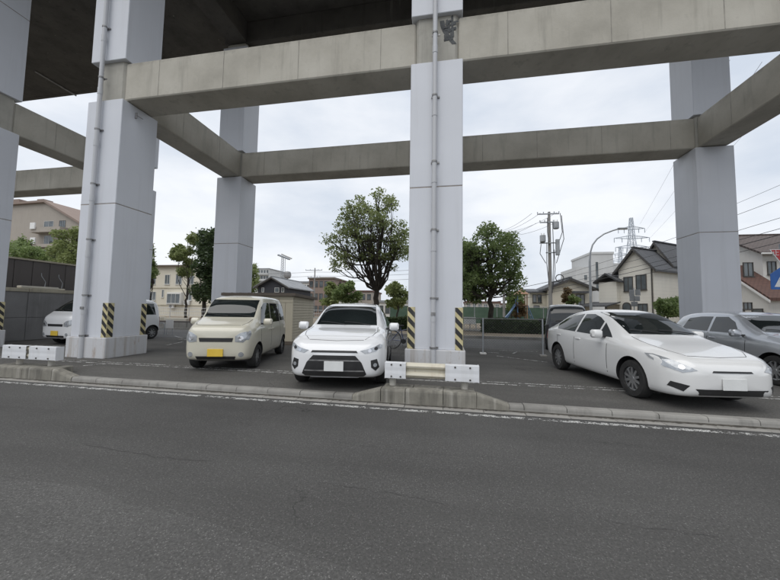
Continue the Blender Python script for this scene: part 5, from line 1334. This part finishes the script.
for k, (u0, v0, u1, v1, lb) in enumerate(((640, 224, 730, 60, 'left'), (645, 232, 762, 62, 'middle'), (648, 240, 800, 70, 'right'))):
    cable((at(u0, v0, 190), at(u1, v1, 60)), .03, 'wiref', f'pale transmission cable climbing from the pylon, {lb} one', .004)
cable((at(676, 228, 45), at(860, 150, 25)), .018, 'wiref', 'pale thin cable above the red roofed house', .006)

# road signs
def sign_pole(x, y, z0, z1, t): MB().tube([(x, y, z0), (x, y, z1)], .035, 8).build('pole', 'galv', t, smooth=True)
s0 = at(783, 257, 12); t = thing('road_sign', 'red stop triangle over a blue pedestrian sign at the right edge', 'road sign', (s0.x, 12, GL), group='road signs')
sx, sy = s0.x, 12.; sign_pole(sx, sy+.06, GL-.004, s0.z+.42, t)
k = .33
tri = MB().prism([(sx-k*1.05, s0.z+k*.75), (sx+k*1.05, s0.z+k*.75), (sx, s0.z-k*.95)], sy, sy+.012, 'y').build('stop_triangle', 'signwhite', t)
MB().prism([(sx-k*.93, s0.z+k*.69), (sx+k*.93, s0.z+k*.69), (sx, s0.z-k*.80)], sy-.004, sy-.001, 'y').build('red_field', 'signred', tri)
def text(s, loc, size, m, parent, name='lettering'):
    cu = bpy.data.curves.new(name, 'FONT'); cu.body = s; cu.size = size; cu.align_x = 'CENTER'; cu.align_y = 'CENTER'; cu.extrude = .001
    o = bpy.data.objects.new(name, cu); col.objects.link(o); o.rotation_euler = (R(90), 0, 0); o.location = loc
    me = evaluated(o); bpy.data.objects.remove(o); o = bpy.data.objects.new(name, me); col.objects.link(o); me.materials.clear(); me.materials.append(M[m])
    o.rotation_euler = (R(90), 0, 0); o.location = Vector(loc)-rootof(parent).location; o.parent = parent
    return o
text('止まれ', (sx, sy-.0062, s0.z+k*.36), .19, 'signwhite', tri)
bz = s0.z-.66
bl = MB().prism([(sx-.36, bz-.36), (sx+.36, bz-.36), (sx+.36, bz+.12), (sx, bz+.4), (sx-.36, bz+.12)], sy, sy+.012, 'y').build('blue_panel', 'signblue', t)
MB().prism([(sx-.27, bz-.28), (sx+.27, bz-.28), (sx, bz+.26)], sy-.004, sy-.001, 'y').build('white_triangle', 'signwhite', bl)
wk = MB(); y0, y1 = sy-.008, sy-.005
wk.prism(arcpts(sx+.01, bz+.09, .04, .045, 0, 324, 9), y0, y1, 'y').prism([(sx-.05, bz+.04), (sx+.05, bz+.04), (sx+.04, bz-.09), (sx-.04, bz-.09)], y0, y1, 'y')
wk.prism([(sx-.04, bz-.092), (sx+.0, bz-.092), (sx-.07, bz-.25), (sx-.11, bz-.25)], y0, y1, 'y').prism([(sx+.005, bz-.092), (sx+.045, bz-.092), (sx+.11, bz-.25), (sx+.07, bz-.25)], y0, y1, 'y')
wk.prism([(sx-.052, bz+.03), (sx-.052, bz-.005), (sx-.12, bz-.07), (sx-.13, bz-.05)], y0, y1, 'y').prism([(sx+.052, bz+.03), (sx+.052, bz-.005), (sx+.12, bz-.06), (sx+.13, bz-.04)], y0, y1, 'y')
wk.build('walking_figure', 'signblue', bl)
s1 = at(634, 300, 24); t = thing('road_sign', 'grey sign post with small stacked signs seen from behind, before the cream house', 'road sign', (s1.x, 24, G0), group='road signs')
sign_pole(s1.x, 24, G0, at(634, 288, 24).z, t)
for dx, v, w, h in ((-.17, 293, .15, .2), (.2, 292.5, .16, .2), (-.15, 298.5, .14, .17), (.17, 298.5, .16, .17), (0, 304, .2, .16)):
    p = at(634, v, 24); MB().box(p.x+dx-w, p.x+dx+w, 23.94, 23.965, p.z-h, p.z+h, .01).build('sign_plate', 'signback', t)
